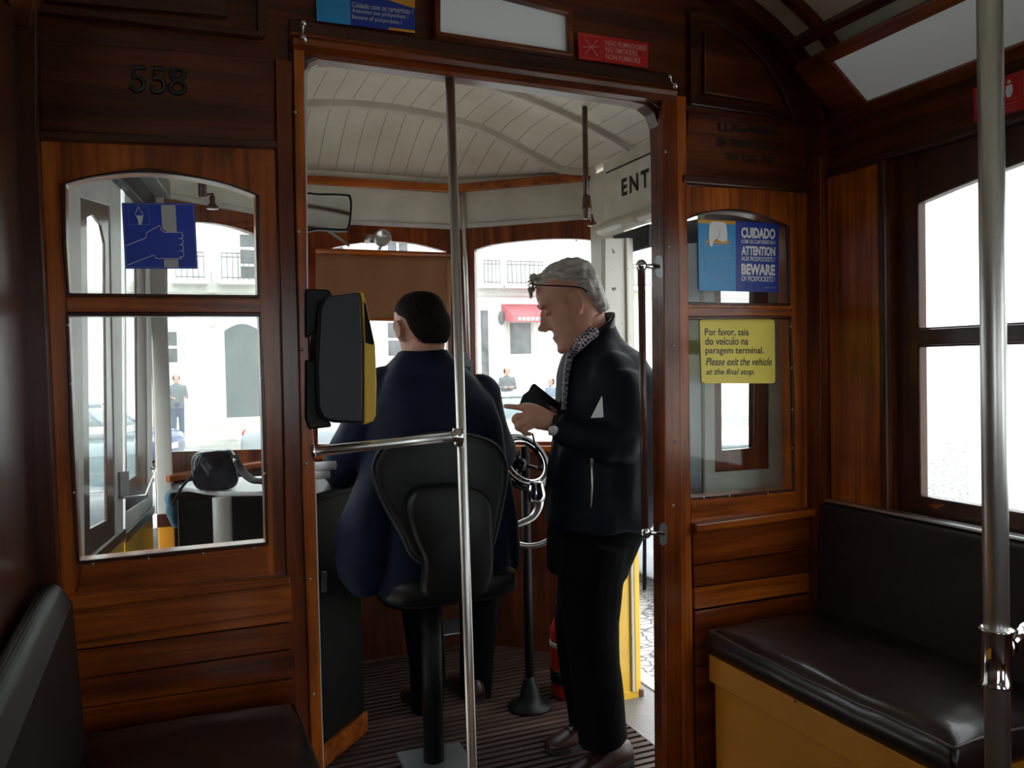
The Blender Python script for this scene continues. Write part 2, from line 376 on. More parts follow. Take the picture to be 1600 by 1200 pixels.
# upright posts beside the door and in the corners
on_front('post', [(430, 92), (456, 96), (458, 240), (486, 1200), (488, 1290), (466, 1290), (461, 1200), (447, 890), (432, 240)], 1.895, 1.91, W['redz'])
on_front('door_casing', [(457, 60), (474, 62), (474, 130), (477, 300), (480, 500), (491, 757), (501, 1123), (504, 1200), (505, 1290), (487, 1290), (486, 1200), (470, 757), (460, 300)], 1.885, 1.91, W['orangez'])
on_front('door_casing', [(1032, 150), (1053, 152), (1058, 500), (1062, 1200), (1062, 1300), (1037, 1300), (1037, 1200), (1034, 700), (1031, 240), (1030, 200)], 1.885, 1.91, W['redz'])
on_front('post', [(1053, 150), (1070, 152), (1078, 830), (1085, 1300), (1062, 1300), (1062, 1200), (1058, 500)], 1.893, 1.91, W['orangez'])
on_front('post', [(1262, 250), (1300, 250), (1300, 960), (1262, 960)], 1.85, 1.91, W['redz'])
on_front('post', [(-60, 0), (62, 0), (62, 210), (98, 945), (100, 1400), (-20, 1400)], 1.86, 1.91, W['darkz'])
# header beam over the door
bm = NB()
prof = [(-.000, 0), (-.022, .004), (-.036, .016), (-.040, .028), (-.034, .036), (-.012, .040), (-.010, .052), (0, .054)]
a, b = PY(455, 78, D), PY(1050, 158, D)
loft(bm, [[V((p.x, 1.91 + y, p.z + z - .01)) for y, z in prof] for p in (a, b)])
mk('beam_moulding', bm, W['redx'], wf, bevel=.002)
on_front('header_board', [(452, 28), (1053, 116), (1053, 150), (1030, 170), (1010, 155), (740, 121), (500, 88), (478, 98), (473, 130), (452, 130)], 1.90, 1.91, W['darkx'])
# upper frieze, raised boards and panels
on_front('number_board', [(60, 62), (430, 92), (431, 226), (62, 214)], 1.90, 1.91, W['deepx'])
on_front('moulding', [(30, 4), (410, 52), (410, 62), (30, 18)], 1.885, 1.91, W['darkx'])
on_front('moulding', [(402, -30), (412, -30), (414, 60), (402, 56)], 1.885, 1.91, W['darkz'])
on_front('raised_panel', [(60, -60), (350, -40), (356, 28), (60, 2)], 1.895, 1.91, W['darkx'], .006)
on_front('panel_frame', [(1076, 18), (1100, 15), (1150, 40), (1200, 85), (1237, 140), (1254, 190), (1078, 164)], 1.893, 1.91, W['darkx'], .003,
         holes=[[(1090, 36), (1118, 36), (1158, 62), (1195, 100), (1222, 145), (1234, 176), (1090, 154)]])
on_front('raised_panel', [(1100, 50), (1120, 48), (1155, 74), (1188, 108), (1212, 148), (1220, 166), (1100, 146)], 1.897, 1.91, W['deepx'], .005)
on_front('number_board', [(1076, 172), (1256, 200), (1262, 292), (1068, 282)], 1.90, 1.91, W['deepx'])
on_front('moulding', [(1064, 274), (1266, 292), (1266, 302), (1064, 286)], 1.888, 1.91, W['darkx'])
on_front('moulding', [(58, 205), (432, 222), (432, 234), (58, 220)], 1.885, 1.91, W['darkx'])
# sill and tongue and groove boards below the windows
on_front('sill', [(94, 928), (450, 896), (453, 910), (96, 950)], 1.868, 1.91, W['orangex'], .005)
on_front('board', [(97, 950), (454, 911), (457, 969), (100, 1016)], 1.892, 1.91, W['orangex'], .004)
on_front('board', [(100, 1018), (457, 971), (459, 1011), (102, 1062)], 1.892, 1.91, W['redx'], .004)
on_front('board', [(102, 1064), (459, 1013), (461, 1056), (104, 1107)], 1.892, 1.91, W['redx'], .004)
on_front('board', [(104, 1109), (461, 1058), (463, 1100), (106, 1160)], 1.892, 1.91, W['redx'], .004)
on_front('board', [(106, 1162), (463, 1102), (467, 1290), (108, 1290)], 1.892, 1.91, W['redx'], .004)
on_front('sill', [(1076, 816), (1278, 790), (1280, 802), (1078, 830)], 1.868, 1.91, W['orangex'], .005)
on_front('board', [(1080, 831), (1272, 803), (1270, 855), (1081, 882)], 1.892, 1.91, W['redx'], .004)
on_front('board', [(1081, 884), (1270, 857), (1268, 891), (1082, 916)], 1.892, 1.91, W['redx'], .004)
on_front('board', [(1082, 918), (1268, 893), (1266, 922), (1083, 951)], 1.892, 1.91, W['orangex'], .004)
on_front('board', [(1083, 955), (1266, 926), (1264, 1010), (1084, 1040)], 1.892, 1.91, W['redx'], .004)
on_front('board', [(1084, 1042), (1264, 1012), (1262, 1250), (1088, 1300)], 1.892, 1.91, W['redx'], .004)
# painted trim on the platform side of the door frame
bm = NB(); L = shut(pxl([(max(x, 476) + 4 if x < 800 else x - 9, y + (6 if 80 < y < 200 else 0)) for x, y in door_px], 1.955)); L2 = shut(pxl(door_px, 1.955))
L2 = [V((p.x + (-.03 if p.x < .7 else .03), p.y, p.z + (.03 if p.z > 1.7 else 0))) for p in L2]
extr(bm, [L2 + list(reversed(L))], (0, .012, 0)); mk('rear_casing', bm, M_white, wf)
# brass screws up the posts
def screws(px, Y, parent, r=.004):
    bm = NB()
    for x, y in px: p = PY(x, y, Y); ell(bm, p, (r, r * .6, r), seg=8, rings=6)
    return mk('screw_heads', bm, M_silver, parent, True)
screws([(461, 175), (466, 362), (471, 546), (478, 725), (484, 905), (490, 1085)], 1.884, wf)
screws([(1040, 237), (1045, 385), (1052, 540), (1055, 690), (1052, 790)], 1.884, wf)
# painted lettering
sg = pxsign((203, 103), (290, 108), (289, 148), (202, 142), 1.8985)
def serif_digits(parent):
    bm = NB()
    def st(pts, r=.0042): tube(bm, [sg.at(u, v, .0015) for u, v in pts], r, 6)
    for k in range(2):
        o = k * .36
        st(sp2([(o + .05, .74), (o + .04, .9), (o + .14, .98), (o + .24, .86), (o + .25, .62), (o + .16, .44), (o + .06, .48)], 6), .0050)
        st([(o + .06, .48), (o + .08, .08)], .003); st([(o + .06, .05), (o + .25, .05)], .0048); st([(o + .25, .02), (o + .26, .16)], .0025)
    st(sp2([(.86, .48), (.76, .34), (.76, .12), (.86, .03), (.96, .12), (.96, .34), (.86, .48), (.74, .64), (.74, .88), (.86, .98), (.98, .88), (.98, .64), (.86, .48)], 5), .0046)
    mk('number_lettering', bm, M_ink_black, parent)
serif_digits(wf)
sg2 = pxsign((1118, 190), (1222, 198), (1222, 262), (1118, 252), 1.8985)
sg2.text('number_lettering', 'LUGARES', (.04, .02, .92, .24), M_ink_black, wf, 1, .03)
sg2.text('number_lettering', '20 SENTADOS', (.0, .40, 1.0, .60), M_ink_black, wf, 1, .03)
sg2.text('number_lettering', '38 DE PÉ', (.14, .74, .86, .94), M_ink_black, wf, 1, .03)
# bulkhead windows: frame with beads, two panes each
def bulk_window(name, outer, up, lo, frame_mat, screws_px):
    o = mk(name, extr2(outer, [up, lo], 1.902, 1.945), frame_mat, kind='structure', bevel=.003)
    for h in (up, lo):
        P = pxl(h, D); c = sum(P, V()) / len(P); big = [c + (p - c) * 1.0 + (p - c).normalized() * .009 for p in P]
        mk('glazing_bead', extr(NB(), [[V((p.x, 1.896, p.z)) for p in big], [V((p.x, 1.896, p.z)) for p in P]], (0, .012, 0)), W['darkx'], o, bevel=.002)
        mk('pane', extr(NB(), [[V((p.x, 1.922, p.z)) for p in big]], (0, .004, 0)), M_glass, o)
    screws(screws_px, 1.895, o, .0032); return o
w1u = [(109, 458), (104, 380), (103, 290)] + sp2([(103, 288), (135, 279), (175, 273), (217, 270), (260, 272), (310, 279), (355, 289), (399, 305)], 3) + [(400, 380), (402, 461)]
w1l = [(108, 494), (404, 494), (410, 670), (415, 847), (270, 861), (125, 876), (116, 690)]
w2u = [(1073, 472), (1071, 346)] + sp2([(1071, 344), (1100, 334), (1135, 331), (1175, 335), (1215, 347), (1229, 354)], 3) + [(1232, 474)]
w2l = [(1073, 499), (1234, 498), (1237, 640), (1239, 764), (1158, 770), (1078, 777), (1075, 640)]
def rails(o, polys):
    for q in polys: mk('rail', extr2(q, [], 1.8985, 1.903), W['orangex'], o, bevel=.002)
bw1 = bulk_window('window_1', win1_outer, w1u, w1l, W['orangez'], [(145, 881), (232, 873), (317, 865), (396, 856), (106, 508), (110, 600), (115, 770), (411, 590), (413, 740)])
bw2 = bulk_window('window_2', win2_outer, w2u, w2l, W['orangez'], [(1100, 778), (1140, 775), (1200, 771), (1236, 510), (1237, 575), (1238, 640), (1238, 700)])
rails(bw1, [[(103, 465), (407, 467), (408, 489), (104, 488)], [(127, 884), (414, 853), (424, 905), (118, 936)]])
rails(bw2, [[(1071, 480), (1238, 482), (1239, 493), (1072, 494)], [(1079, 783), (1240, 771), (1243, 796), (1080, 815)]])
# ---- ceiling with ribs
NS = 40; ang = [math.pi * k / NS for k in range(NS + 1)]
def arch_strip(y0, y1, d0, d1, a0=0, a1=math.pi, n=40):
    bm = NB(); rings = []
    for k in range(n + 1):
        a = a0 + (a1 - a0) * k / n; c, s = math.cos(a), math.sin(a); nrm = V((c / 1.02, 0, s / .45)).normalized()
        p = V((XC + 1.02 * c, 0, 1.98 + .45 * s))
        rings.append([V((p.x, y, p.z)) - nrm * d for y, d in ((y0, d0), (y1, d0), (y1, d1), (y0, d1))])
    return loft(bm, rings)
ceil = mk('ceiling', arch_strip(-3, 1.95, 0, -.03), M_ceil, kind='structure', smooth=False)
for y in (1.845, 1.735, 1.10, .45, -.3, -1.1, -1.9, -2.7):
    yy = (y, y + .065) if y > 1.8 else (y, y + .03)
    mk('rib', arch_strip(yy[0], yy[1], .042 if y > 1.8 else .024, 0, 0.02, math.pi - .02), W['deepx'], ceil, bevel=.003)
def long_rail(px, wd, dp, both=True, y1=1.88):
    p = PY(px[0], px[1], 1.9); a = math.acos(max(-1, min(1, (p.x - XC) / 1.02)))
    for aa in ([a, math.pi - a] if both else [a]):
        h = wd / 2 / 1.0
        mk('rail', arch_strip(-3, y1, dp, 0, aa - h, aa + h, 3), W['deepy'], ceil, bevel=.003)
long_rail((1226, 66), .045, .034); long_rail((1256, 103), .065, .040); long_rail((1279, 165), .06, .045, y1=1.70)
# frosted light strip set flat between two rails
A, B = PY(1290, 98, 1.71), PY(1343, 160, 1.71)
lamp = thing('ceiling_light', (A + B) / 2, 'long frosted light panel in brown frame sloping along the right ceiling edge', 'ceiling light')
nn = V((-(A - B).z, 0, (A - B).x)).normalized(); nn = nn if nn.z < 0 else -nn
def strip(bm, p, q, y0, y1, th):
    extr(bm, [[V((p.x, y0, p.z)), V((q.x, y0, q.z)), V((q.x, y1, q.z)), V((p.x, y1, p.z))]], nn * th)
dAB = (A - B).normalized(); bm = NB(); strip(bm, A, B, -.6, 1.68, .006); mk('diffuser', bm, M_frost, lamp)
bm = NB(); strip(bm, A + dAB * .035, A, -.6, 1.72, .016); strip(bm, B, B - dAB * .04, -.6, 1.72, .016); strip(bm, A + dAB * .035, B - dAB * .04, 1.68, 1.79, .016); strip(bm, A + dAB * .035, B - dAB * .04, -.65, -.6, .016)
mk('light_frame', bm, W['redy'], lamp, bevel=.003)
# ---- side walls
def yz_plate(x0, x1, loops): return extr(NB(), [[V((x0, y, z)) for y, z in l] for l in loops], (x1 - x0, 0, 0))
def win_rect(y0, y1, z0=.90, z1=1.835): return [(y0, z0), (y1, z0), (y1, z1), (y0, z1)]
RW = [(.55, 1.635), (-.65, .38), (-1.8, -.82)]
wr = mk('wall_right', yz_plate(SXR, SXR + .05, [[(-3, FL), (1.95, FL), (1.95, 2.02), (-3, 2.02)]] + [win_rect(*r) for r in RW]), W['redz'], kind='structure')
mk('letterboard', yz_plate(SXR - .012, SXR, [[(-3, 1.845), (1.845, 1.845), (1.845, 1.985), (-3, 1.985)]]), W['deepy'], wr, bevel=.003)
mk('moulding', yz_plate(SXR - .022, SXR, [[(-3, 1.825), (1.845, 1.825), (1.845, 1.847), (-3, 1.847)]]), W['darky'], wr, bevel=.004)
for y0, y1 in ((1.66, 1.845), (.42, .52)): mk('pillar_panel', yz_plate(SXR - .015, SXR, [[(y0, .85), (y1, .85), (y1, 1.825), (y0, 1.825)]]), W['orangez'], wr, bevel=.006)
mk('beading', yz_plate(SXR - .028, SXR, [[(1.632, .85), (1.655, .85), (1.655, 1.825), (1.632, 1.825)]]), W['darkz'], wr, bevel=.005)
def side_window(n, x0, sgn, y0, y1):
    m = .072; yt = [y0 + m + (y1 - y0 - 2 * m) * k / 10 for k in range(11)]
    up_ = [(y0 + m, 1.385), (y1 - m, 1.385)] + [(y, 1.700 + .05 * math.sin(math.pi * (y - y0 - m) / (y1 - y0 - 2 * m))) for y in reversed(yt)]
    lo_ = [(y0 + m, .955), (y1 - m, .955), (y1 - m, 1.335), (y0 + m, 1.335)]
    o = mk('window_%d' % n, yz_plate(x0, x0 + sgn * .03, [win_rect(y0, y1), up_, lo_]), W['darkz'], kind='structure', bevel=.004)
    for h in (up_, lo_): mk('pane', yz_plate(x0 + sgn * .014, x0 + sgn * .018, [h]), M_glass, o)
    mk('meeting_rail', yz_plate(x0 - sgn * .008, x0, [[(y0 + m, 1.34), (y1 - m, 1.34), (y1 - m, 1.38), (y0 + m, 1.38)]]), W['darky'], o, bevel=.003)
    return o
for i, (y0, y1) in enumerate(RW): side_window(3 + i, SXR + .012, 1, y0, y1)
w3 = bpy.data.objects['window_3']
mk('sash_lift', extr(NB(), [[PX(1448, 787, SXR - .01), PX(1476, 789, SXR - .01), PX(1462, 796, SXR - .01)]], (.012, 0, 0)), M_chrome2, w3)
LW = [(-1.3, -.3)]
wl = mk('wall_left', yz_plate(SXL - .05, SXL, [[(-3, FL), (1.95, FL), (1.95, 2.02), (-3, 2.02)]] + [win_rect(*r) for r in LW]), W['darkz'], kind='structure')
for i, (y0, y1) in enumerate(LW): side_window(6 + i, SXL - .012, -1, y0, y1)
mk('wall_back', extr(NB(), [[V((SXL - .05, -3, FL)), V((SXR + .05, -3, FL))] + [V((x, -3, z)) for x, z in arc], [V((.4, -3, .9)), V((1.1, -3, .9)), V((1.1, -3, 1.8)), V((.4, -3, 1.8))]], (0, -.04, 0)), W['redx'], kind='structure')
# ================================================================== SALOON FURNITURE
def cushion(x0, x1, y0, y1, z0, z1, r=.03, nx=26, ny=60, crown=.012, seed=0):
    """upholstered slab: rounded top edge, crowned, with dents"""
    bm = NB(); top = []
    for j in range(ny + 1):
        row = []
        for i in range(nx + 1):
            u, v = i / nx, j / ny; x = x0 + (x1 - x0) * u; y = y0 + (y1 - y0) * v
            ed = min(x - x0, x1 - x, y - y0, y1 - y); k = max(0, 1 - ed / r)
            z = z1 + crown * math.sin(math.pi * u) * min(1, math.sin(math.pi * v) * 3) - r * .45 * k * k + .009 * noise.noise(V((x * 5, y * 3.2, seed))) + .004 * noise.noise(V((x * 14, y * 10, seed)))
            row.append(bm.verts.new((x, y, z)))
        top.append(row)
    for j in range(ny):
        for i in range(nx): bm.faces.new([top[j][i], top[j][i + 1], top[j + 1][i + 1], top[j + 1][i]])
    rim = [top[0][i] for i in range(nx + 1)] + [top[j][nx] for j in range(1, ny + 1)] + [top[ny][i] for i in range(nx - 1, -1, -1)] + [top[j][0] for j in range(ny - 1, 0, -1)]
    n = len(rim); prev = rim; cx, cy = (x0 + x1) / 2, (y0 + y1) / 2
    for q in range(1, 5):
        t = q / 4; bul = .010 * math.sin(math.pi * t)
        cur = [bm.verts.new((v.co.x + (bul if v.co.x > cx else -bul), v.co.y + (bul if v.co.y > cy else -bul), v.co.z + (z0 - v.co.z) * t)) for v in rim]
        for i in range(n): bm.faces.new([prev[i], prev[(i + 1) % n], cur[(i + 1) % n], cur[i]])
        prev = cur
    bm.faces.new(prev); rimz = [v.co.copy() for v in rim]
    return bm, rimz
# right bench
BX0, BZ = 1.325, .60
br = thing('bench_seat', (1.55, 1.4, FL), 'long bench with dark brown leatherette seat and yellow front under the right window', 'bench')
bm, rim = cushion(BX0, SXR - .02, 1.10, 1.85, .525, BZ, seed=2); mk('seat_cushion', bm, M_leather, br, True)
bm = NB(); tube(bm, rim, .0035, 6, close=True); mk('seat_piping', bm, M_piping, br, True)
bx = extr(NB(), [[V((BX0 + .01, 1.12, FL)), V((SXR - .02, 1.12, FL)), V((SXR - .02, 1.845, FL)), V((BX0 + .01, 1.845, FL))]], (0, 0, .40)); mk('front_panel', bx, M_ochre, br, bevel=.002, label='yellow painted front panel')
mk('upper_rail', box(NB(), BX0 - .004, SXR - .02, 1.115, 1.85, .452, .524), M_ochre, br, bevel=.002, label='yellow painted rail')
mk('rivet', ell(NB(), PX(1243, 1096, BX0 - .004), (.003, .004, .004)), M_brownpaint, br, True)
bk = extr(NB(), [[V((SXR - .085, 0, .585)), V((SXR - .03, 0, .585)), V((SXR - .012, 0, .895)), V((SXR - .03, 0, .905)), V((SXR - .058, 0, .895))]], (0, 1, 0))
for v in bk.verts: v.co.y = .60 + v.co.y * 1.24
mk('backrest', bk, M_leather_rough, br, bevel=.012)
mk('top_trim', box(NB(), SXR - .045, SXR - .008, .60, 1.84, .904, .912), M_silver, br, bevel=.002, label='thin metal strip along the backrest top')
# left bench
bl = thing('bench_seat', (0, 1.4, FL), 'dark brown leatherette bench at the lower left beside the left wall', 'bench')
bm, rim = cushion(SXL + .02, .235, .95, 1.85, .525, BZ, seed=5); mk('seat_cushion', bm, M_leather, bl, True)
bm = NB(); tube(bm, rim, .003, 6, close=True); mk('seat_piping', bm, M_piping, bl, True)
mk('front_panel', box(NB(), SXL + .02, .222, .97, 1.845, FL, .525), M_ochre, bl, bevel=.002)
bk = extr(NB(), [[V((SXL + .012, 0, .585)), V((SXL + .085, 0, .585)), V((SXL + .07, 0, .88)), V((SXL + .045, 0, .92)), V((SXL + .012, 0, .92))]], (0, 1, 0))
for v in bk.verts: v.co.y = .90 + v.co.y * .90
mk('backrest', bk, plain('dark_leatherette', (.012, .0085, .0085), .5, var=.2, scale=6, bmp=.3, spec=.3), bl, bevel=.034)
# grab poles
def pole(x, y, z0, z1, r, label, cat='grab pole', lean=(0, 0)):
    o = thing('grab_pole', (x, y, z0), label, cat)
    mk('tube', tube(NB(), [(x, y, z0), (x + lean[0], y + lean[1], z1)], r, 24), M_chrome, o, True)
    return o
pr = PD(1560, 1020, 1.30)
P1 = pole(pr.x, pr.y, FL, arch_z(pr.x), .0185, 'thick polished steel pole standing before the right bench end', lean=(-.012, 0))
cz = PD(1557, 1030, 1.30).z
bm = NB(); lathe(bm, [(.019, -.045), (.0245, -.045), (.0255, -.042), (.0215, -.038), (.0215, .038), (.0255, .042), (.0245, .045), (.019, .045)], (pr.x - .004, pr.y, cz + .005))
mk('clamp_collar', bm, M_chrome2, P1, True)
bm = NB(); tube(bm, [(pr.x, pr.y, cz + .01), (pr.x + .30, pr.y + .12, cz + .01)], .012, 16); tube(bm, [(pr.x + .018, pr.y + .007, cz + .01), (pr.x + .040, pr.y + .016, cz + .01)], .017, 16)
mk('side_arm', bm, M_chrome2, P1, True)
pt, pb = PY(703, 122, 1.925), PY(738, 1200, 1.925)
P2 = thing('grab_pole', (pb.x, 1.925, FL), 'slim steel pole rising through the middle of the doorway with a crossbar to the left', 'grab pole')
ext = pb + (pb - pt) * .06; ext.z = FL
mk('tube', tube(NB(), [ext, pb, pt], .0118, 20), M_chrome, P2, True)
cb0, cb1 = PY(488, 706, 1.90), PY(714, 682, 1.925)
mk('crossbar', tube(NB(), [cb0, cb1], .0115, 20), M_chrome, P2, True)
bm = NB(); cbp = PY(717, 683, 1.925); tube(bm, [cbp + V((0, 0, -.022)), cbp + V((0, 0, .022))], .0150, 20); ell(bm, cb1 + V((-.008, 0, 0)), (.016, .015, .015)); mk('tee_joint', bm, M_chrome2, P2, True)
bm = NB(); lathe(bm, [(.022, 0), (.022, .006), (.014, .010)], cb0 + V((-.004, 0, 0)), (1, 0, .1)); mk('flange', bm, M_chrome2, P2, True)
# wooden door handrail with chrome brackets
hy = 1.905; h0, h1 = PY(1008, 828, hy - .03), PY(1002, 412, hy - .03)
hr = thing('handrail', h0, 'brown door handrail on chrome ball brackets beside the right door post', 'handrail')
mk('grip', tube(NB(), [h0, h1], .0095, 16), M_brownpaint, hr, True)
for (px, py) in ((1002, 415), (1009, 832)):
    p = PY(px, py, hy - .03); q = PY(px + 26, py + 2, 1.886); bm = NB(); ell(bm, p, (.0145, .0145, .0165)); tube(bm, [p, p.lerp(q, .5), q], [.006, .0062, .009], 12); mk('bracket', bm, M_chrome2, hr, True)
    bm = NB(); P = rrect(-.011, .011, -.03, .03, .0109); extr(bm, [[V((q.x + a, 1.885, q.z + b)) for a, b in P]], (0, -.005, 0)); mk('bracket_plate', bm, M_steeltable, hr)
s0 = PY(1007, 842, hy - .02); s1 = PY(1006, 922, hy - .02)
st = mk('strap', extr(NB(), [[s0 + V((-.003, 0, 0)), s0 + V((.006, 0, 0)), s1 + V((.008, 0, 0)), s1 + V((-.002, 0, 0))]], (0, .004, 0)), M_rubber, label='black leather strap end hanging below the brown door handrail', cat='strap')
# small chrome hooks on the header
for (a, b, lab) in (((474, 36), (474, 60), 'small chrome hook left of the doorway header'), ((1047, 120), (1055, 134), 'small chrome hook right of the doorway header')):
    p, q = PY(*a, 1.868), PY(*b, 1.862); o = thing('hook', p, lab, 'hook')
    bm = NB(); tube(bm, spline([p + V((0, .02, 0)), p, p.lerp(q, .5) + V((0, .006, 0)), q], 4), .003, 10); ell(bm, p, (.007, .006, .007)); mk('hook_body', bm, M_chrome2, o, True)
    mk('knob', ell(NB(), q, (.0085, .0085, .0085)), M_chrome2, o, True)
# header light box
o = thing('light_box', PY(780, 40, 1.895), 'frosted light panel in brown frame above the doorway', 'light panel')
mk('light_frame', extr2([(672, -40), (888, 17), (890, 93), (676, 62)], [[(684, -22), (880, 28), (882, 85), (684, 55)]], 1.875, 1.90), W['redx'], o, bevel=.003)
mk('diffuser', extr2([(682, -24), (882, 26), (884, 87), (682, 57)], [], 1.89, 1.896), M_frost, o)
# ticket validator on the left door post
val = thing('ticket_validator', PY(540, 660, 1.86), 'black and yellow ticket validator mounted left of the doorway', 'ticket validator')
def sil(pts, y0, y1, Y=1.86): return extr(NB(), [[V((p.x, y0, p.z)) for p in pxl(pts, Y)]], (0, y1 - y0, 0))
body = [(497, 482), (503, 469), (515, 463), (559, 457), (563, 462), (566, 538), (567, 662), (520, 660), (503, 655), (496, 640), (493, 560)]
mk('housing', sil(body, 1.845, 1.955), M_char, val, bevel=.010)
mk('front_cover', sil([(559, 456), (565, 458), (571, 480), (584, 540), (586, 600), (585, 648), (581, 658), (566, 663), (566, 538), (562, 470)], 1.843, 1.957), M_valyel, val, bevel=.003, label='yellow front edge')
mk('display', sil([(566, 472), (569, 476), (581.5, 536), (579, 539), (568.5, 536)], 1.8415, 1.9585), M_screen, val)
mk('mounting_plate', sil([(479, 450), (515, 451), (521, 458), (521, 470), (500, 480), (495, 520), (479, 528)], 1.875, 1.935), M_black, val, bevel=.004)
mk('mounting_plate', sil([(479, 562), (495, 562), (497, 640), (520, 662), (520, 668), (485, 672), (479, 655)], 1.875, 1.935), M_black, val, bevel=.004)
bm = NB()
for k in range(9): p = PY(584.5, 566 + k * 8, 1.86); ell(bm, V((p.x + .002, 1.86, p.z)), (.002, .003, .0025), seg=8, rings=5)
mk('speaker_holes', bm, M_ink_black, val)
# ------------------------------------------------------------------ stickers and notices
s = pxsign((190, 317), (304, 318), (309, 420), (196, 420), 1.9205)
r = s.sheet('sticker', M_ink_pict, label='square blue hold-the-strap sticker on the left bulkhead window', cat='sticker')
s.line('border', [(.02, .02), (.98, .02), (.98, .98), (.02, .98)], .0004, M_ink_grey, r, 1, True)
for p_ in ([(.53, .03), (.73, .03), (.73, .45), (.60, .45), (.53, .38)], [(.53, .86), (.73, .86), (.73, .985), (.53, .985)]): s.poly('strap_pictogram', p_, M_ink_grey, r, 1)
hand = [(.03, .65), (.30, .53), (.31, .46), (.36, .42), (.50, .34), (.51, .40), (.56, .445), (.76, .445)]
for k in range(4): yb = .445 + k * .095; hand += [(.80, yb + .005), (.815, yb + .045), (.80, yb + .085), (.75, yb + .09)]
hand += [(.78, .845), (.46, .845), (.42, .835), (.40, .80), (.37, .80), (.03, .945)]
s.line('hand_outline', hand, .0009, M_ink_white, r, 2)
s.line('small_square', [(.08, .05), (.36, .05), (.36, .33), (.08, .33)], .0004, M_ink_grey, r, 1, True)
s.line('small_strap', [(.22, .06), (.17, .17), (.19, .20), (.27, .20), (.28, .17), (.22, .06)], .0007, M_ink_white, r, 2)
s.poly('small_hand', [(.18, .19), (.28, .19), (.27, .25), (.25, .33), (.21, .33), (.205, .25)], M_ink_white, r, 2)
def pocket_art(s, r, u1, hook=True):
    s.poly('blue_field', [(0, 0), (u1, 0), (u1, 1), (0, 1)], M_leaf, r, 1)
    s.poly('orange_band', [(0, 0), (u1, 0), (u1, .05), (0, .05)], M_ink_orange, r, 2)
    if hook:
        s.poly('wallet', [(.10, .275), (.36, .275), (.37, .33), (.09, .33)], M_ink_orange, r, 2)
        s.poly('hand_drawing', sp2([(.15, .03), (.31, .03), (.34, .10), (.345, .27), (.30, .30), (.27, .30), (.22, .27), (.19, .30), (.17, .37), (.135, .37), (.125, .28), (.125, .12)], 4, True), M_ink_white, r, 3)
        s.line('hand_outline', sp2([(.15, .03), (.125, .12), (.12, .27), (.13, .37), (.165, .375), (.185, .30), (.21, .27), (.25, .22), (.26, .12)], 4), .0005, M_ink_black, r, 4)
        s.line('pocket_stitching', [(.06, .355), (.40, .36), (.405, .70), (.24, .84), (.07, .70)], .0005, M_ink_grey, r, 2, True)
        s.line('pocket_stitching', [(.06, .52), (.40, .53)], .0004, M_ink_grey, r, 2)
s = pxsign((1090, 343), (1217, 349), (1216, 457), (1092, 454), 1.9205)
r = s.sheet('pickpocket_notice', M_ink_blue, label='blue pickpocket warning notice with a pocket drawing on the right bulkhead window', cat='notice')
pocket_art(s, r, .45)
for t_, a_, b_, bo in (('CUIDADO', .08, .235, .05), ('COM OS CARTEIRISTAS !', .255, .31, .02), ('ATTENTION', .345, .48, .05), ('AUX PICKPOCKETS !', .495, .56, .02), ('BEWARE', .60, .76, .05), ('OF PICKPOCKETS !', .775, .85, .02)):
    s.text('lettering', t_, (.52, a_, .95, b_), M_ink_white, r, 2, bo)
s.text('lettering', 'carris  GG', (.82, .92, .95, .945), M_ink_grey, r, 2)
s = pxsign((1093, 499), (1210, 499), (1211, 599), (1096, 599), 1.9205)
r = s.sheet('exit_notice', M_ink_yel, r=.05, label='yellow notice with black text on the lower right bulkhead window', cat='notice')
for t_, x1_, a_, b_, sh in (('Por favor, saia', .64, .14, .27, 0), ('do veículo na', .63, .28, .40, 0), ('paragem terminal.', .84, .43, .565, 0), ('Please exit the vehicle', .95, .60, .72, .3), ('at the final stop.', .71, .77, .89, .3)):
    s.text('lettering', t_, (.06, a_, x1_, b_), M_ink_black, r, 2, .012, 1, sh)
s = pxsign((492, -45), (648, -28), (648, 52), (495, 33), 1.899)
r = s.sheet('pickpocket_notice', M_ink_blue, label='blue and yellow pickpocket notice on the header above the doorway', cat='notice')
s.poly('blue_field', [(0, 0), (.335, 0), (.335, 1), (0, 1)], M_leaf, r, 1)
s.poly('orange_band', [(.56, 0), (1, 0), (1, .52), (.62, .38)], M_ink_orange, r, 1); s.poly('orange_band', [(.72, .95), (1, .95), (1, 1), (.72, 1)], M_ink_orange, r, 1)
for t_, a_, b_, x1_ in (('Cuidado com os carteiristas !', .535, .64, .98), ('Attention aux pickpockets !', .66, .765, .93), ('Beware of pickpockets !', .785, .89, .86)): s.text('lettering', t_, (.35, a_, x1_, b_), M_ink_grey, r, 2, .01)
s = pxsign((902, 50), (1013, 67), (1012, 106), (904, 92), 1.899)
r = s.sheet('no_smoking_sticker', M_ink_red, label='red no smoking sticker on the header above the doorway', cat='sticker')
s.line('border', [(.03, .08), (.31, .08), (.31, .92), (.03, .92)], .0003, M_ink_pink, r, 1, True)
for a_, b_ in (((.09, .2), (.27, .8)), ((.27, .2), (.09, .8)), ((.06, .55), (.29, .45))): s.line('cross', [a_, b_], .0009, M_ink_pink, r, 2)
for t_, a_, b_, x1_ in (('NÃO FUMADORES', .10, .34, .97), ('NO SMOKERS', .40, .60, .84), ('NON FUMEURS', .68, .88, .88)): s.text('lettering', t_, (.38, a_, x1_, b_), M_ink_pink, r, 2, .01)
for v_ in (.36, .64): s.line('rule', [(.38, v_), (.97, v_)], .0002, M_ink_pink, r, 1)
X = SXR - .0125
s = Sign(PX(1521, 138, X), PX(1640, 93, X), PX(1640, 165, X), PX(1523, 192, X))
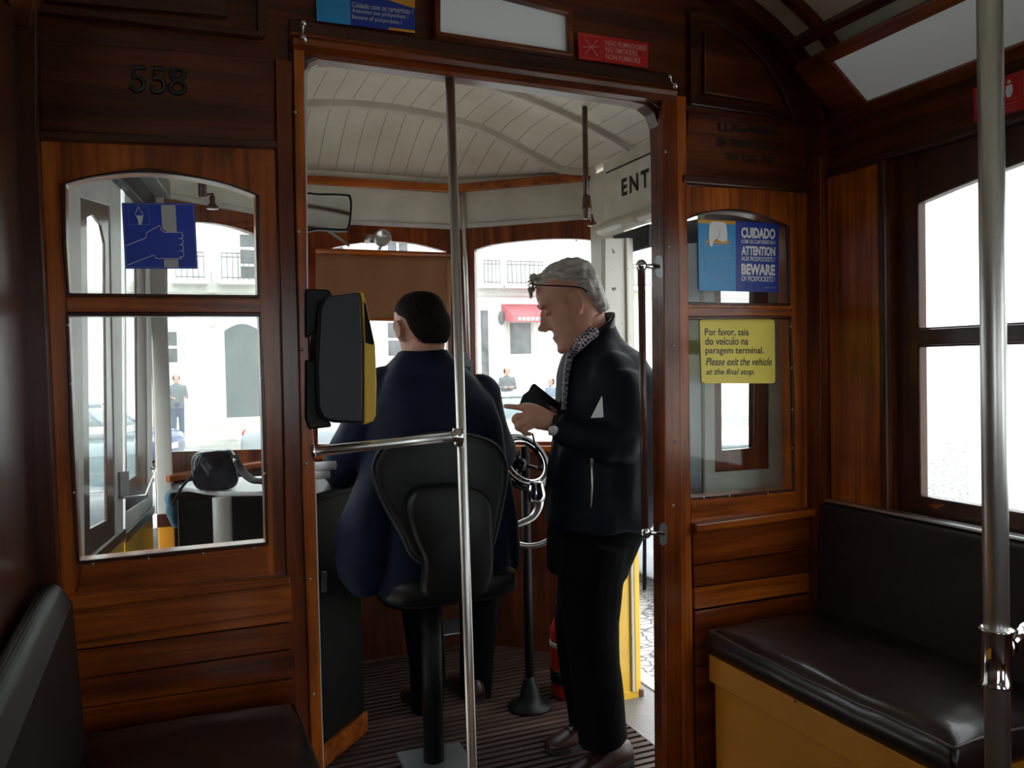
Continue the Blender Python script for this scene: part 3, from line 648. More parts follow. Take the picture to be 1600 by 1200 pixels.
r = s.sheet('priority_sticker', M_ink_red, label='red priority seat sticker on the board above the right window', cat='sticker')
for k in range(3):
    u0 = .04 + k * .32; s.line('border', [(u0, .1), (u0 + .27, .1), (u0 + .27, .62), (u0, .62)], .0004, M_ink_pink, r, 1, True)
    cx = u0 + .135; s.poly('pictogram', [(cx + .025 * math.cos(a), .18 + .05 * math.sin(a)) for a in [k2 * .63 for k2 in range(10)]], M_ink_white, r, 2)
    s.poly('pictogram', [(cx - .04, .26), (cx + .04, .26), (cx + .05, .44), (cx + .02, .56), (cx - .03, .56), (cx - .05, .42)], M_ink_white, r, 2)
for v_ in (.72, .80, .88): s.line('rule', [(.05, v_), (.6, v_)], .0004, M_ink_pink, r, 1)
# ================================================================== PLATFORM STRUCTURE
PLAN = [(-.235, 1.955), (-.03, 3.26), (.546, 3.70), (1.26, 3.70), (1.78, 3.26), (1.75, 1.955)]
def floor_slats():
    bm = NB(); extr(bm, [[V((x, y, -.06)) for x, y in PLAN]], (0, 0, .05))
    y = 1.97
    while y < 3.66:
        xl = -.22 + (y - 1.955) / (3.26 - 1.955) * .2 if y < 3.26 else -.02 + (y - 3.26) / .44 * .57
        xr = 1.50 if y < 3.26 else 1.78 - (y - 3.26) / .44 * .52
        box(bm, xl, min(xr, 1.50), y, y + .022, -.012, 0); y += .036
    return bm
pf = mk('floor', floor_slats(), M_floor, kind='structure')
mk('tread_plate', extr(NB(), [[V((1.50, 1.96, -.012)), V((1.74, 1.96, -.012)), V((1.74, 3.2, -.012)), V((1.50, 3.2, -.012))]], (0, 0, .013)), M_tread, pf, label='grey tread plate by the door')
# canopy ceiling: boarded barrel closing down at the bowed front
def canopy_z(x, t):
    s = max(-1, min(1, (x - .80) / .95)); g = 1 if t < .72 else math.cos((t - .72) / .28 * math.pi / 2) * .88 + .12
    return 2.152 + .228 * (1 - s * s) * g
def yfront(x):
    if x < .546: return 3.26 + (x + .03) / .576 * .44 if x > -.03 else 3.26
    return 3.70 if x < 1.26 else 3.70 - min(1, (x - 1.26) / .52) * .44
def boarded(name, c, groove, step):
    m, nt, b = base_mat(name); t = nt.nodes.new('ShaderNodeTexCoord'); s = nt.nodes.new('ShaderNodeSeparateXYZ'); nt.links.new(t.outputs['Object'], s.inputs[0])
    ml = nd(nt, 'ShaderNodeMath', operation='MULTIPLY'); ml.inputs[1].default_value = 1 / step; nt.links.new(s.outputs[0], ml.inputs[0])
    fr = nd(nt, 'ShaderNodeMath', operation='FRACT'); nt.links.new(ml.outputs[0], fr.inputs[0])
    r = ramp(nt, [groove, c, c, groove], [.0, .035, .965, 1.0]); nt.links.new(fr.outputs[0], r.inputs[0])
    mp = coords(nt, (2.0, .4, 1)); n = nd(nt, 'ShaderNodeTexNoise', Scale=22.0, Detail=4.0); nt.links.new(mp.outputs[0], n.inputs['Vector'])
    r2 = ramp(nt, [(1, 1, 1), (1, 1, 1), (.06, .05, .04)], [0, .76, .77]); nt.links.new(n.outputs[0], r2.inputs[0])
    mp3 = coords(nt, (.5, .5, .5)); n3 = nd(nt, 'ShaderNodeTexNoise', Scale=6.0, Detail=6.0); nt.links.new(mp3.outputs[0], n3.inputs['Vector']); r3 = ramp(nt, [(.80, .78, .74), (1, 1, 1)], [.3, .6]); nt.links.new(n3.outputs[0], r3.inputs[0])
    mx = nd(nt, 'ShaderNodeMixRGB', blend_type='MULTIPLY', Fac=1.0); nt.links.new(r.outputs[0], mx.inputs[1]); nt.links.new(r2.outputs[0], mx.inputs[2])
    mx2 = nd(nt, 'ShaderNodeMixRGB', blend_type='MULTIPLY', Fac=1.0); nt.links.new(mx.outputs[0], mx2.inputs[1]); nt.links.new(r3.outputs[0], mx2.inputs[2])
    nt.links.new(mx2.outputs[0], b.inputs['Base Color']); b.inputs['Roughness'].default_value = .45
    bump(nt, b, r.outputs[0], .4, .004); return m
M_boards = boarded('painted_ceiling_boards', (.66, .61, .50), (.22, .18, .13), .078)
bm = NB(); NX, NY = 48, 36; rows = []
for j in range(NY + 1):
    row = []
    for i in range(NX + 1):
        x = -.22 + 2.02 * i / NX; t = j / NY; y = 1.955 + (yfront(x) - 1.955) * t; row.append(bm.verts.new((x, y, canopy_z(x, t))))
    rows.append(row)
for j in range(NY):
    for i in range(NX): bm.faces.new([rows[j][i], rows[j][i + 1], rows[j + 1][i + 1], rows[j + 1][i]])
pc = mk('ceiling', bm, M_boards, kind='structure', smooth=True)
sd = pc.modifiers.new('thickness', 'SOLIDIFY'); sd.thickness = .03; sd.offset = 1
for y in (2.35, 2.90, 3.32):
    bm = NB(); rings = []
    for k in range(33):
        x = -.15 + 1.9 * k / 32; yy = min(y, yfront(x) - .05); z = canopy_z(x, (yy - 1.955) / (yfront(x) - 1.955)); rings.append([V((x, yy - .025, z + .01)), V((x, yy + .025, z + .01)), V((x, yy + .018, z - .022)), V((x, yy - .018, z - .022))])
    mk('rib', loft(bm, rings), plain('ceiling_rib_paint', (.58, .53, .44), .45) if 'ceiling_rib_paint' not in MATS else MATS['ceiling_rib_paint'], pc, bevel=.004)
# bowed front: three bays
front = thing('wall_front', (.9, 3.7, 0), kind='structure')
def bay(a, b, z0, z1, th=.035, off=0, holes=(), ext=0):
    a, b = V((*a, 0)), V((*b, 0)); d = (b - a).normalized(); n = V((-d.y, d.x, 0)); n = n if n.y > 0 else -n
    a, b = a - d * ext + n * off, b + d * ext + n * off
    return extr(NB(), [[V((a.x, a.y, z0)), V((b.x, b.y, z0)), V((b.x, b.y, z1)), V((a.x, a.y, z1))], *holes], n * th)
bays = [(PLAN[1], PLAN[2]), (PLAN[2], PLAN[3]), (PLAN[3], PLAN[4])]
glass_px = [
    [(262, 706), (262, 368)] + sp2([(263, 365), (285, 352), (310, 347), (355, 352), (398, 365), (440, 385), (468, 405)], 3) + [(472, 700)],
    [(497, 694), (495, 396)] + sp2([(497, 394), (545, 382), (600, 377), (650, 381), (698, 393)], 3) + [(702, 690)],
    [(745, 690), (741, 393)] + sp2([(742, 390), (770, 382), (820, 376), (870, 373), (912, 374), (934, 378)], 3) + [(938, 690)]]
M_fw = W['redx']
for k, (a, b) in enumerate(bays):
    d = (V((*b, 0)) - V((*a, 0))).normalized(); n = V((-d.y, d.x, 0)); p0 = V((*a, 0))
    gl = [PP(x, y, p0, n) for x, y in glass_px[k]]
    mk('lower_panel', bay(a, b, -.08, .90), W['darkz'], front, bevel=.002)
    mk('window_frame', bay(a, b, .90, 1.955, holes=[gl]), W['redz'], front, bevel=.004)
    mk('pane', extr(NB(), [gl], n * .004), (M_glass_dusty, M_glass_dusty, M_glass_dusty)[k], front)
    mk('sill', bay(a, b, .915, .94, .05, -.045), W['orangex'], front, bevel=.004)
    mk('header_board', bay(a, b, 1.955, 2.24, .03, 0), M_cream, front, bevel=.002)
    mk('lip', bay(a, b, 1.945, 1.965, .03, -.012), M_grey_paint, front, bevel=.003)
    mk('cornice', bay(a, b, 2.113, 2.150, .03, -.022), W['orangex'], front, bevel=.004)
for (x, y), lab in ((PLAN[2], 0), (PLAN[3], 1)):
    mk('corner_post', tube(NB(), [(x, y - .005, .93), (x, y - .005, 1.95)], .022, 12), W['redz'], front, True)
mk('corner_post', tube(NB(), [(PLAN[4][0] - .01, PLAN[4][1] - .0, 0), (PLAN[4][0] - .01, PLAN[4][1], 2.12)], .025, 12), M_cream, front, True)
# left corner post with coloured bands
lp = [PY(236, 500, 3.26).x, PY(262, 500, 3.26).x]
mk('corner_post', box(NB(), lp[0], lp[1], 3.24, 3.30, .80, 2.12), M_grey_paint, front, bevel=.004)
mk('corner_post_band', box(NB(), lp[0] - .002, lp[1] + .002, 3.237, 3.30, .755, .80), W['darkz'], front, bevel=.002)
mk('corner_post_foot', box(NB(), lp[0], lp[1], 3.24, 3.30, 0, .755), M_ochre, front, bevel=.003)
# right side: board over the entry, jamb beyond it
sr = mk('wall_right', box(NB(), 1.745, 1.785, 2.98, 3.27, -.05, 2.13), M_cream, kind='structure')
mk('door_lintel', box(NB(), 1.745, 1.785, 1.955, 2.98, 1.86, 2.13), M_cream, sr)
mk('rear_jamb', box(NB(), 1.745, 1.785, 1.957, 2.03, -.05, 1.86), M_cream, sr)
XB = 1.72
sb = thing('entry_sign_board', (XB, 2.5, 1.85), 'cream board with black ENTRADA lettering above the platform entry', 'sign board')
mk('board', extr(NB(), [[V((XB, 3.10, 1.87)), V((XB, 1.98, 1.87)), V((XB, 1.98, 2.15)), V((XB, 3.10, 2.15))]], (.02, 0, 0)), M_cream, sb, bevel=.004)
bm = NB(); loft(bm, [[V((XB - q, y, z)) for q, z in ((0, 1.905), (.012, 1.90), (.040, 1.875), (.045, 1.86), (.03, 1.846), (0, 1.84))] for y in (1.98, 3.10)]); mk('roller_housing', bm, M_cream, sb, bevel=.003)
mk('catch', box(NB(), XB - .055, XB - .03, 2.78, 2.87, 1.845, 1.868), M_cream, sb, bevel=.003)
es = Sign(V((XB, 3.0, 2.08)), V((XB, 2.0, 2.08)), V((XB, 2.0, 1.95)), V((XB, 3.0, 1.95)))
es.text('lettering', 'ENTRADA', (.052, .24, .58, .78), M_ink_black, sb, 1, .04, 1.35)
es.line('rule', [(-.07, -.16), (.97, -.16)], .0035, M_ink_black, sb, 1)
mk('rubber_seal', extr(NB(), [[PX(963, 369, XB), PX(1020, 350, XB), PX(1020, 386, XB), PX(975, 398, XB)]], (-.02, 0, 0)), M_rubber, sb, bevel=.004)
# front leaf of the folding entry door: cream above, yellow below
YL = 2.80
dl = thing('door_leaf', PY(975, 1095, YL), 'cream and yellow folded entry door leaf beyond the standing man', 'door')
def yl(px, y0, th=.035): return extr(NB(), [[V((p.x, y0, p.z)) for p in pxl(px, YL)]], (0, th, 0))
mk('upper_panel', yl([(946, 372), (989, 372), (994, 640), (945, 640)], YL), M_chip, dl, bevel=.003)
mk('lower_panel', yl([(945, 640), (994, 640), (1002, 1082), (945, 1086)], YL), M_yellow, dl, bevel=.003)
mk('edge_moulding', yl([(976, 372), (981, 372), (993, 1080), (986, 1080)], YL - .012, .012), M_chip, dl, bevel=.003)
mk('edge_strip', yl([(983, 640), (988, 640), (996, 1080), (990, 1080)], YL - .014, .014), M_yellow, dl, bevel=.004)
mk('kick_plate', yl([(950, 1082), (1003, 1078), (1003, 1098), (950, 1104)], YL - .006, .045), M_yellow, dl, bevel=.003)
mk('foot', yl([(958, 1102), (997, 1098), (990, 1111), (965, 1112)], YL + .005, .03), M_brownpaint, dl, bevel=.004)
mk('corner_hinge', yl([(997, 1076), (1004, 1076), (1004, 1100), (998, 1100)], YL - .01, .02), M_brownpaint, dl, bevel=.002)
# rear leaf folded back behind the bulkhead, seen through the right window
YR = 2.02
d2 = thing('door_leaf', PY(1160, 1000, YR), 'cream door leaf with brown sash folded behind the right bulkhead window', 'door')
def yr(px, y0, th, holes=()): return extr(NB(), [[V((p.x, y0, p.z)) for p in pxl(l, YR)] for l in [px, *holes]], (0, th, 0))
mk('leaf_frame', yr([(1100, 300), (1224, 300), (1228, 1100), (1104, 1100)], YR, .035, [[(1116, 345), (1202, 345), (1203, 732), (1118, 738)]]), M_grey_paint, d2, bevel=.003)
mk('sash', yr([(1116, 345), (1202, 345), (1203, 732), (1118, 738)], YR + .005, .025, [[(1128, 365), (1180, 365), (1179, 700), (1130, 704)]]), W['redz'], d2, bevel=.003)
mk('dark_gap_strip', yr([(1074, 345), (1098, 340), (1103, 1100), (1080, 1100)], YR + .01, .02), M_steeltable, d2, bevel=.004, label='dark grey strip added across the bright gap')  # added strip, darkens the bright gap left of the leaf
mk('pane', yr([(1126, 363), (1182, 363), (1181, 702), (1128, 706)], YR + .015, .004), M_glass, d2)
# folded doors on the left side
la, lb = V((-.205, 2.03, 0)), V((-.048, 3.22, 0)); ld = (lb - la).normalized(); ln = V((-ld.y, ld.x, 0))
def lf(px, off, th, mat, name, parent, holes=(), bev=.003):
    return mk(name, extr(NB(), [[PP(x, y, la, ln) - ln * (-off) for x, y in l] for l in [px, *holes]], ln * th), mat, parent, bevel=bev)
for (o, lab) in ((dict(cr=[(104, 240), (189, 285), (193, 826), (118, 890)], sash=[(126, 308), (172, 322), (182, 850), (133, 872)], gl=[(138, 340), (148, 335), (160, 352), (166, 380), (170, 812), (143, 826)], yb=[(118, 890), (193, 826), (194, 842), (119, 908)], ye=[(119, 908), (194, 842), (200, 1120), (125, 1260)]), 'nearer cream leaf of the folded doors seen through the left window'),
                 (dict(cr=[(195, 300), (236, 312), (239, 790), (196, 832)], sash=[(196, 330), (228, 338), (231, 778), (197, 800)], gl=[(199, 356), (206, 350), (214, 362), (217, 742), (200, 752)], yb=[(196, 832), (239, 790), (239, 803), (196, 848)], ye=[(196, 848), (239, 803), (243, 1000), (200, 1100)]), 'farther cream leaf of the folded doors seen through the left window')):
    dd = thing('door_leaf', PP(*o['cr'][3], la, ln), lab, 'door')
    lf(o['cr'], 0, .010, M_white, 'leaf_frame', dd, [o['sash']]); lf(o['sash'], .003, .008, M_brownpaint, 'sash', dd, [o['gl']]); lf(o['gl'], .006, .002, M_glass, 'pane', dd)
    lf(o['yb'], -.006, .020, M_brownpaint, 'waist_rail', dd); lf(o['ye'], 0, .012, M_yellow, 'lower_panel', dd)
mk('wall_left', extr(NB(), [[la + V((0, 0, 1.93)), lb + V((0, 0, 1.93)), lb + V((0, 0, 2.15)), la + V((0, 0, 2.15))]], ln * .04), M_cream, kind='structure')
tr = thing('door_track', PP(200, 300, la, ln), 'dark sliding track and grey beam above the left folding doors', 'track')
q = ln * -.03
for z0, z1, o_, m_, nm in ((1.86, 1.93, 0, M_blackmetal, 'track_rail'), (1.93, 1.99, .05, M_steeltable, 'grey_beam')):
    mk(nm, extr(NB(), [[la + V((0, 0, z0)), lb + V((0, 0, z0)), lb + V((0, 0, z1)), la + V((0, 0, z1))]], -ln * (.03 + o_)), m_, tr, bevel=.003)
h = thing('door_closer', PP(190, 770, la, ln), 'bent metal door latch arm between the left door leaves', 'latch')
mk('latch_plate', extr(NB(), [[PP(x, y, la, ln) for x, y in ((184, 738), (198, 736), (199, 776), (185, 779))]], -ln * .006), M_steeltable, h)
bm = NB(); tube(bm, [PP(x, y, la, ln) - ln * o_ for x, y, o_ in ((187, 778, .01), (210, 775, .03), (222, 735, .04), (226, 732, .02))], .0035, 8); mk('latch_arm', bm, M_chrome, h, True)
# ================================================================== PLATFORM FITTINGS
# rear-view mirror
mo = sp2([(470, 305), (500, 302), (540, 303), (549, 308), (550, 330), (546, 357), (538, 361), (500, 359), (470, 358)], 4, True); YM = 2.35
mir = thing('rear_view_mirror', PY(512, 360, YM), 'black framed rear view mirror at the upper left of the platform', 'mirror')
mk('mirror_housing', extr(NB(), [[V((p.x, YM, p.z)) for p in pxl(mo, YM)]], (0, .025, 0)), M_black, mir, bevel=.006)
mi = [((x - 512) * .93 + 511, (y - 331) * .88 + 331) for x, y in mo]
gp = [V((p.x, YM - .002, p.z)) for p in pxl(mi, YM)]
mk('mirror_glass', extr(NB(), [gp], (0, .0015, 0)), M_mirror, mir)
bm = NB(); tube(bm, spline([PY(505, 355, YM + .02), PY(530, 372, 2.8), PY(545, 384, 3.6)], 5), .005, 8); mk('mirror_arm', bm, M_blackmetal, mir, True)
# spot lamp on front header
c = PY(597, 372, 3.60); o = thing('spot_lamp', c, 'small round metal lamp above the middle windscreen', 'lamp')
mk('lamp_housing', lathe(NB(), [(.0, .05), (.025, .045), (.036, .02), (.038, -.02), (.033, -.025), (.028, -.02), (0, -.018)], c, (0, 1, 0)), M_silver, o, True)
bm = NB(); tube(bm, [c + V((-.06, .05, 0)), c + V((-.02, .02, 0))], .02, 12); tube(bm, [c + V((0, .02, -.03)), c + V((0, .09, -.05))], .008, 8); mk('lamp_bracket', bm, M_silver, o, True)
# sun blind
bl_ = thing('sun_blind', PY(600, 500, 3.64), 'brown roller sun blind pulled down over the middle windscreen', 'blind')
pb_ = [PY(x, y, 3.64) for x, y in ((493, 392), (706, 399), (704, 502), (494, 497))]
bm = NB(); N = 24
rows = [[bm.verts.new(pb_[0].lerp(pb_[1], i / N).lerp(pb_[3].lerp(pb_[2], i / N), j / 8) + V((0, .004 * math.sin(i * .9 + j * .3), 0))) for i in range(N + 1)] for j in range(9)]
for j in range(8):
    for i in range(N): bm.faces.new([rows[j][i], rows[j][i + 1], rows[j + 1][i + 1], rows[j + 1][i]])
o = mk('blind_cloth', bm, M_blind, bl_, True); s_ = o.modifiers.new('t', 'SOLIDIFY'); s_.thickness = .002
mk('roller', tube(NB(), [pb_[0], pb_[1]], .013, 12), W['orangex'], bl_, True)
mk('bottom_bar', tube(NB(), [pb_[3], pb_[2]], .006, 8), W['orangex'], bl_, True)
# steel conduit on the front post and ticket machine
mk('conduit', tube(NB(), [PY(722, 302, 3.66), PY(728, 430, 3.66), PY(734, 600, 3.66)], .012, 12), M_chrome, smooth=True, label='steel conduit running down the front post behind the slim pole', cat='pipe')
yk = 3.1; tm = thing('ticket_machine', PY(733, 600, yk), 'small grey and green ticket machine behind the slim pole', 'ticket machine')
tmpx = lambda pts, y0, th: extr(NB(), [[V((p.x, y0, p.z)) for p in pxl(pts, yk)]], (0, th, 0))
mk('machine_case', tmpx([(722, 558), (726, 551), (733, 552), (734, 561), (738, 562), (739, 604), (722, 604)], yk, .04), M_steeltable, tm, bevel=.004)
mk('machine_screen', tmpx([(725, 572), (735, 573), (735, 590), (725, 590)], yk - .003, .004), M_greendoor, tm)
# brown bell pipe and valve hanging from the canopy
p = PY(917, 340, 2.78); z1_ = canopy_z(p.x, .48); bp_ = thing('bell_pipe', (p.x, 2.78, p.z), 'brown vertical pipe with valve hanging from the platform ceiling', 'pipe')
mk('pipe', tube(NB(), [(p.x - .003, 2.78, p.z), (p.x, 2.78, z1_)], .0105, 12), M_brownpaint, bp_, True)
mk('valve_body', lathe(NB(), [(.010, -.005), (.014, 0), (.017, .03), (.020, .035), (.017, .045), (.015, .08)], (p.x, 2.78, p.z - .0)), M_brownpaint, bp_, True)
bm = NB(); tube(bm, [(p.x, 2.78, p.z + .012), (p.x + .022, 2.78, p.z + .010), (p.x + .024, 2.78, p.z - .02)], .005, 8); lathe(bm, [(.004, .015), (.006, 0), (.017, -.012), (.018, -.02), (.004, -.02)], (p.x + .024, 2.78, p.z - .01)); mk('valve_spout', bm, M_brownpaint, bp_, True)
o = thing('bell_pipe', PY(322, 300, 3.05), 'short brown valve fitting hanging behind the top of the left window', 'pipe')
a_, b_ = PY(316, 283, 3.05), PY(319, 305, 3.05); c_, d_ = PY(332, 303, 3.05), PY(332, 322, 3.05)
bm = NB(); lathe(bm, [(.024, .004), (.024, -.002), (.014, -.008), (.014, -.055), (.010, -.06)], a_ + V((0, 0, .004))); mk('valve_body', bm, M_brownpaint, o, True)
bm = NB(); tube(bm, [b_, c_, d_], .006, 8); lathe(bm, [(.008, .035), (.010, .03), (.009, .01), (.021, -.004), (.020, -.010), (.003, -.010)], d_); mk('valve_spout', bm, M_brownpaint, o, True)
mk('valve_stem', tube(NB(), [a_, V((a_.x, a_.y, canopy_z(a_.x, .82) + .02))], .008, 8), M_brownpaint, o, True)
# driver's desk (left) with cabinet
DZ = .925
desk = thing('control_desk', (.2, 2.8, 0), 'black control desk cabinet with a brown plinth left of the driver', 'desk')
c0 = [PZ(496, 772, DZ), PZ(552, 768, DZ), PZ(545, 745, DZ), PZ(270, 752, DZ), PZ(262, 775, DZ)]
CA, CB = PZ(500, 1200, 0), PZ(570, 1141, 0)
cab = [V((.30, 2.77, 0)), CA, CB, V((.66, 3.25, 0)), V((.02, 3.25, 0)), V((.02, 3.0, 0)), V((.30, 3.0, 0))]
mk('cabinet_body', extr(NB(), [cab], (0, 0, .88)), M_blackmetal, desk, bevel=.006)
mk('desk_top', extr(NB(), [[V((.29, 2.74, .885)), V((CA.x + .01, CA.y - .03, .885)), V((CB.x + .02, CB.y - .02, .885)), V((.68, 3.26, .885)), V((.0, 3.26, .885)), V((.0, 2.99, .885)), V((.29, 2.99, .885))]], (0, 0, .025)), M_black, desk, bevel=.004)
cdn = V(((CB - CA).y, -(CB - CA).x, 0)).normalized()
mk('plinth', extr(NB(), [[CA, CB, CB + V((0, 0, .07)), CA + V((0, 0, .07))]], cdn * .015), W['orangex'], desk, bevel=.003, label='brown wooden plinth')
mk('socket_plate', extr(NB(), [[PP(x, y, CA, cdn) for x, y in ((501, 893), (508, 892), (508, 924), (501, 926))]], cdn * .008), M_steeltable, desk, bevel=.002)
# grey column under the white table top
tb = thing('side_table', PZ(345, 768, DZ), 'white topped side table on a grey column behind the left window', 'table')
tp = [PZ(x, y, DZ) for x, y in ((279, 766), (290, 760), (330, 754), (412, 750), (440, 752), (440, 772), (412, 775), (350, 776), (325, 774))]
mk('table_top', extr(NB(), [tp], (0, 0, .015)), M_table, tb, bevel=.004)
cx_ = PD(349, 800, 2.5); mk('column', tube(NB(), [(cx_.x, cx_.y + .06, .0), (cx_.x, cx_.y + .06, DZ)], .028, 16), M_grey_paint, tb, True)
cc = PD(336, 734, 2.62)
bag = thing('bag', V((cc.x, cc.y, DZ + .02)), 'shiny black rounded bag lying on the white table top', 'bag')
bm = NB(); rings = []
for k, (t, sc) in enumerate(((-.05, .80), (-.042, .95), (-.02, 1), (.02, 1), (.042, .95), (.05, .80))):
    rings.append([V((cc.x + x * sc, cc.y + t, cc.z + z * sc)) for x, z in rrect(-.066, .066, -.062, .062, .035, 6)])
loft(bm, rings); mk('bag_body', remesh(bm, .006, 2, disp=.007, dscale=26), M_shiny, bag, True)
bm = NB(); tube(bm, spline([PD(366, 712, 2.58), PD(378, 735, 2.55), PD(395, 750, 2.5), PD(412, 752, 2.48), PD(430, 758, 2.48)], 5), [.012 + .0006 * k for k in range(21)], 10, flat=((0, 0, 1), .45)); mk('strap', bm, M_rubber, bag, True)
bm = NB(); tube(bm, spline([PD(308, 735, 2.62), PD(292, 752, 2.60), PD(282, 765, 2.58), PD(270, 790, 2.6)], 5), .005, 8); mk('strap', bm, M_rubber, bag, True)
mk('buckle', ell(NB(), PD(366, 720, 2.56), (.005, .005, .008)), M_chrome2, bag, True)
o = thing('cloth_bundle', PD(275, 775, 2.95), 'dark blue cloth hanging beside the white table top', 'cloth')
bm = NB(); ell(bm, PD(276, 778, 2.95), (.04, .05, .045)); ell(bm, PD(274, 800, 2.95), (.035, .04, .06)); mk('cloth', remesh(bm, .01, 3, disp=.015, dscale=25), plain('blue_teal_cloth', (.03, .11, .17), .8), o, True)
for i, (px, py) in enumerate(((497, 742), (507, 728))):
    p = PY(px, py, 2.6); mk('paper_roll', tube(NB(), [p + V((-.03, 0, 0)), p + V((.035, .0, 0))], .014, 14), M_paper, smooth=True, label=('white paper roll lying on the desk behind the crossbar', 'upper white paper roll on the desk behind the crossbar')[i], cat='paper roll', group='paper rolls on the control desk')
# brake wheel and column
wc = PD(817, 722, 3.1); co = thing('brake_wheel', V((wc.x + .0, wc.y + .02, 0)), 'polished hand brake wheel on a black column in front of the standing man', 'brake wheel')
axis = V((.25, -.80, .55)).normalized(); u_ = axis.cross(V((0, 0, 1))).normalized(); v_ = axis.cross(u_)
ring = lambda c, r: [c + u_ * r * math.cos(a) + v_ * r * math.sin(a) for a in [2 * math.pi * k / 40 for k in range(40)]]
mk('wheel_rim', tube(NB(), ring(wc, .105), .017, 14, close=True), plain('lacquered_black_rim', (.015, .015, .015), .15, coat=.6), co, True)
mk('inner_ring', tube(NB(), ring(wc - axis * -.012 + V((.004, 0, 0)), .083), .0032, 10, close=True), M_chrome2, co, True)
bm = NB()
for k in range(3):
    a = k * 2.09 + .6; tube(bm, [wc - axis * .02, wc + u_ * .098 * math.cos(a) + v_ * .098 * math.sin(a)], .007, 8)
ell(bm, wc - axis * .02, (.028, .028, .028)); mk('spokes', bm, plain('dark_lever_metal', (.03, .03, .032), .2, metal=.8), co, True)
bm = NB(); tube(bm, [(wc.x + .03, wc.y + .05, .0), (wc.x + .03, wc.y + .05, 1.0)], .017, 16); lathe(bm, [(.085, 0), (.085, .012), (.05, .02), (.04, .05), (.025, .10), (.018, .12)], (wc.x + .03, wc.y + .05, .0)); mk('column', bm, M_blackmetal, co, True)
ck = PD(840, 770, 3.0); cr_ = thing('controller_crank', ck, 'curved polished steel crank handle below the brake wheel', 'crank')
mk('crank_arm', tube(NB(), spline([PD(838, 772, 3.0), PD(842, 790, 3.0), PD(832, 808, 3.0), PD(812, 818, 2.98), PD(790, 824, 2.96)], 5), [.022, .021, .020, .019, .018, .016, .015, .014, .014, .013, .013, .012, .012, .012, .012, .011, .011, .011, .011, .011, .012], 12), M_chrome, cr_, True)
mk('hub_nut', lathe(NB(), [(.0, .03), (.02, .03), (.026, .02), (.03, 0), (.034, -.02), (.03, -.04), (0, -.04)], PD(838, 765, 2.98)), M_chrome2, cr_, True)
bm = NB(); gr = [PD(x, y, 2.95) for x, y in ((795, 838), (805, 848), (825, 853), (845, 850), (861, 842))]; tube(bm, spline(gr, 4), .010, 10); mk('lower_grip', bm, M_chrome, cr_, True)
o = thing('junction_box', PY(825, 900, 3.6), 'pale grey electrical box low behind the black column', 'box')
c1_, c2_ = PY(778, 925, 3.6), PY(868, 850, 3.6)
mk('box_body', box(NB(), c1_.x, c2_.x, 3.60, 3.68, c1_.z, c2_.z), plain('grey_green_enamel', (.16, .17, .14), .5), o, bevel=.006)
mk('switch', box(NB(), PY(838, 880, 3.6).x, PY(852, 880, 3.6).x, 3.585, 3.60, PY(840, 887, 3.6).z, PY(840, 868, 3.6).z), M_grey_paint, o, bevel=.003)
e0 = PD(893, 1073, 3.3); e0.z = 0.0
ex = thing('fire_extinguisher', e0, 'red fire extinguisher standing on the floor behind the man', 'fire extinguisher')
mk('cylinder', lathe(NB(), [(.0, 0), (.078, .0), (.082, .02), (.082, .26), (.06, .31), (.02, .33), (0, .33)], e0), M_red, ex, True)
mk('band', lathe(NB(), [(.083, 0), (.0845, .002), (.0845, .05), (.083, .052)], e0 + V((0, 0, .06))), M_black, ex, True); mk('band', lathe(NB(), [(.083, 0), (.0845, .002), (.0845, .018), (.083, .02)], e0 + V((0, 0, .20))), M_ink_grey, ex, True)
bm = NB(); lathe(bm, [(.018, 0), (.018, .04), (.0, .04)], e0 + V((0, 0, .33))); tube(bm, [e0 + V((0, 0, .36)), e0 + V((-.07, -.02, .38))], .008, 8); mk('valve', bm, M_black, ex, True)
fs = PD(715, 1060, 3.42); ft = thing('foot_rest', V((fs.x, fs.y, 0)), 'thin chrome frame stool behind the driver seat pedestal', 'stool')
bm = NB(); y_ = fs.y; X0, X1, ZT = PY(693, 1000, y_).x, PY(743, 1000, y_).x, PY(715, 990, y_).z
[mk('leg_frame', tube(NB(), [(X0, q, 0), (X0, q, ZT), (X1, q, ZT), (X1, q, 0)], .006, 8), M_chrome, ft, True) for q in (y_, y_ + .18)]
mk('stool_top', box(NB(), X0, X1, y_, y_ + .18, ZT - .004, ZT + .006), M_black, ft, bevel=.003)
pc0 = PY(776, 657, 3.3); pcd = thing('price_card', PY(776, 668, 3.3), 'tiny black card with white characters just right of the driver', 'card')
s = pxsign((768, 647), (783, 647), (783, 667), (768, 667), 3.3); r_ = s.sheet('card_face', M_black, pcd, th=.004, r=.1); s.c = [p + s.n * .004 for p in s.c]; s.text('lettering', '5€', (.12, .25, .88, .75), M_ink_white, pcd, 2, .04)
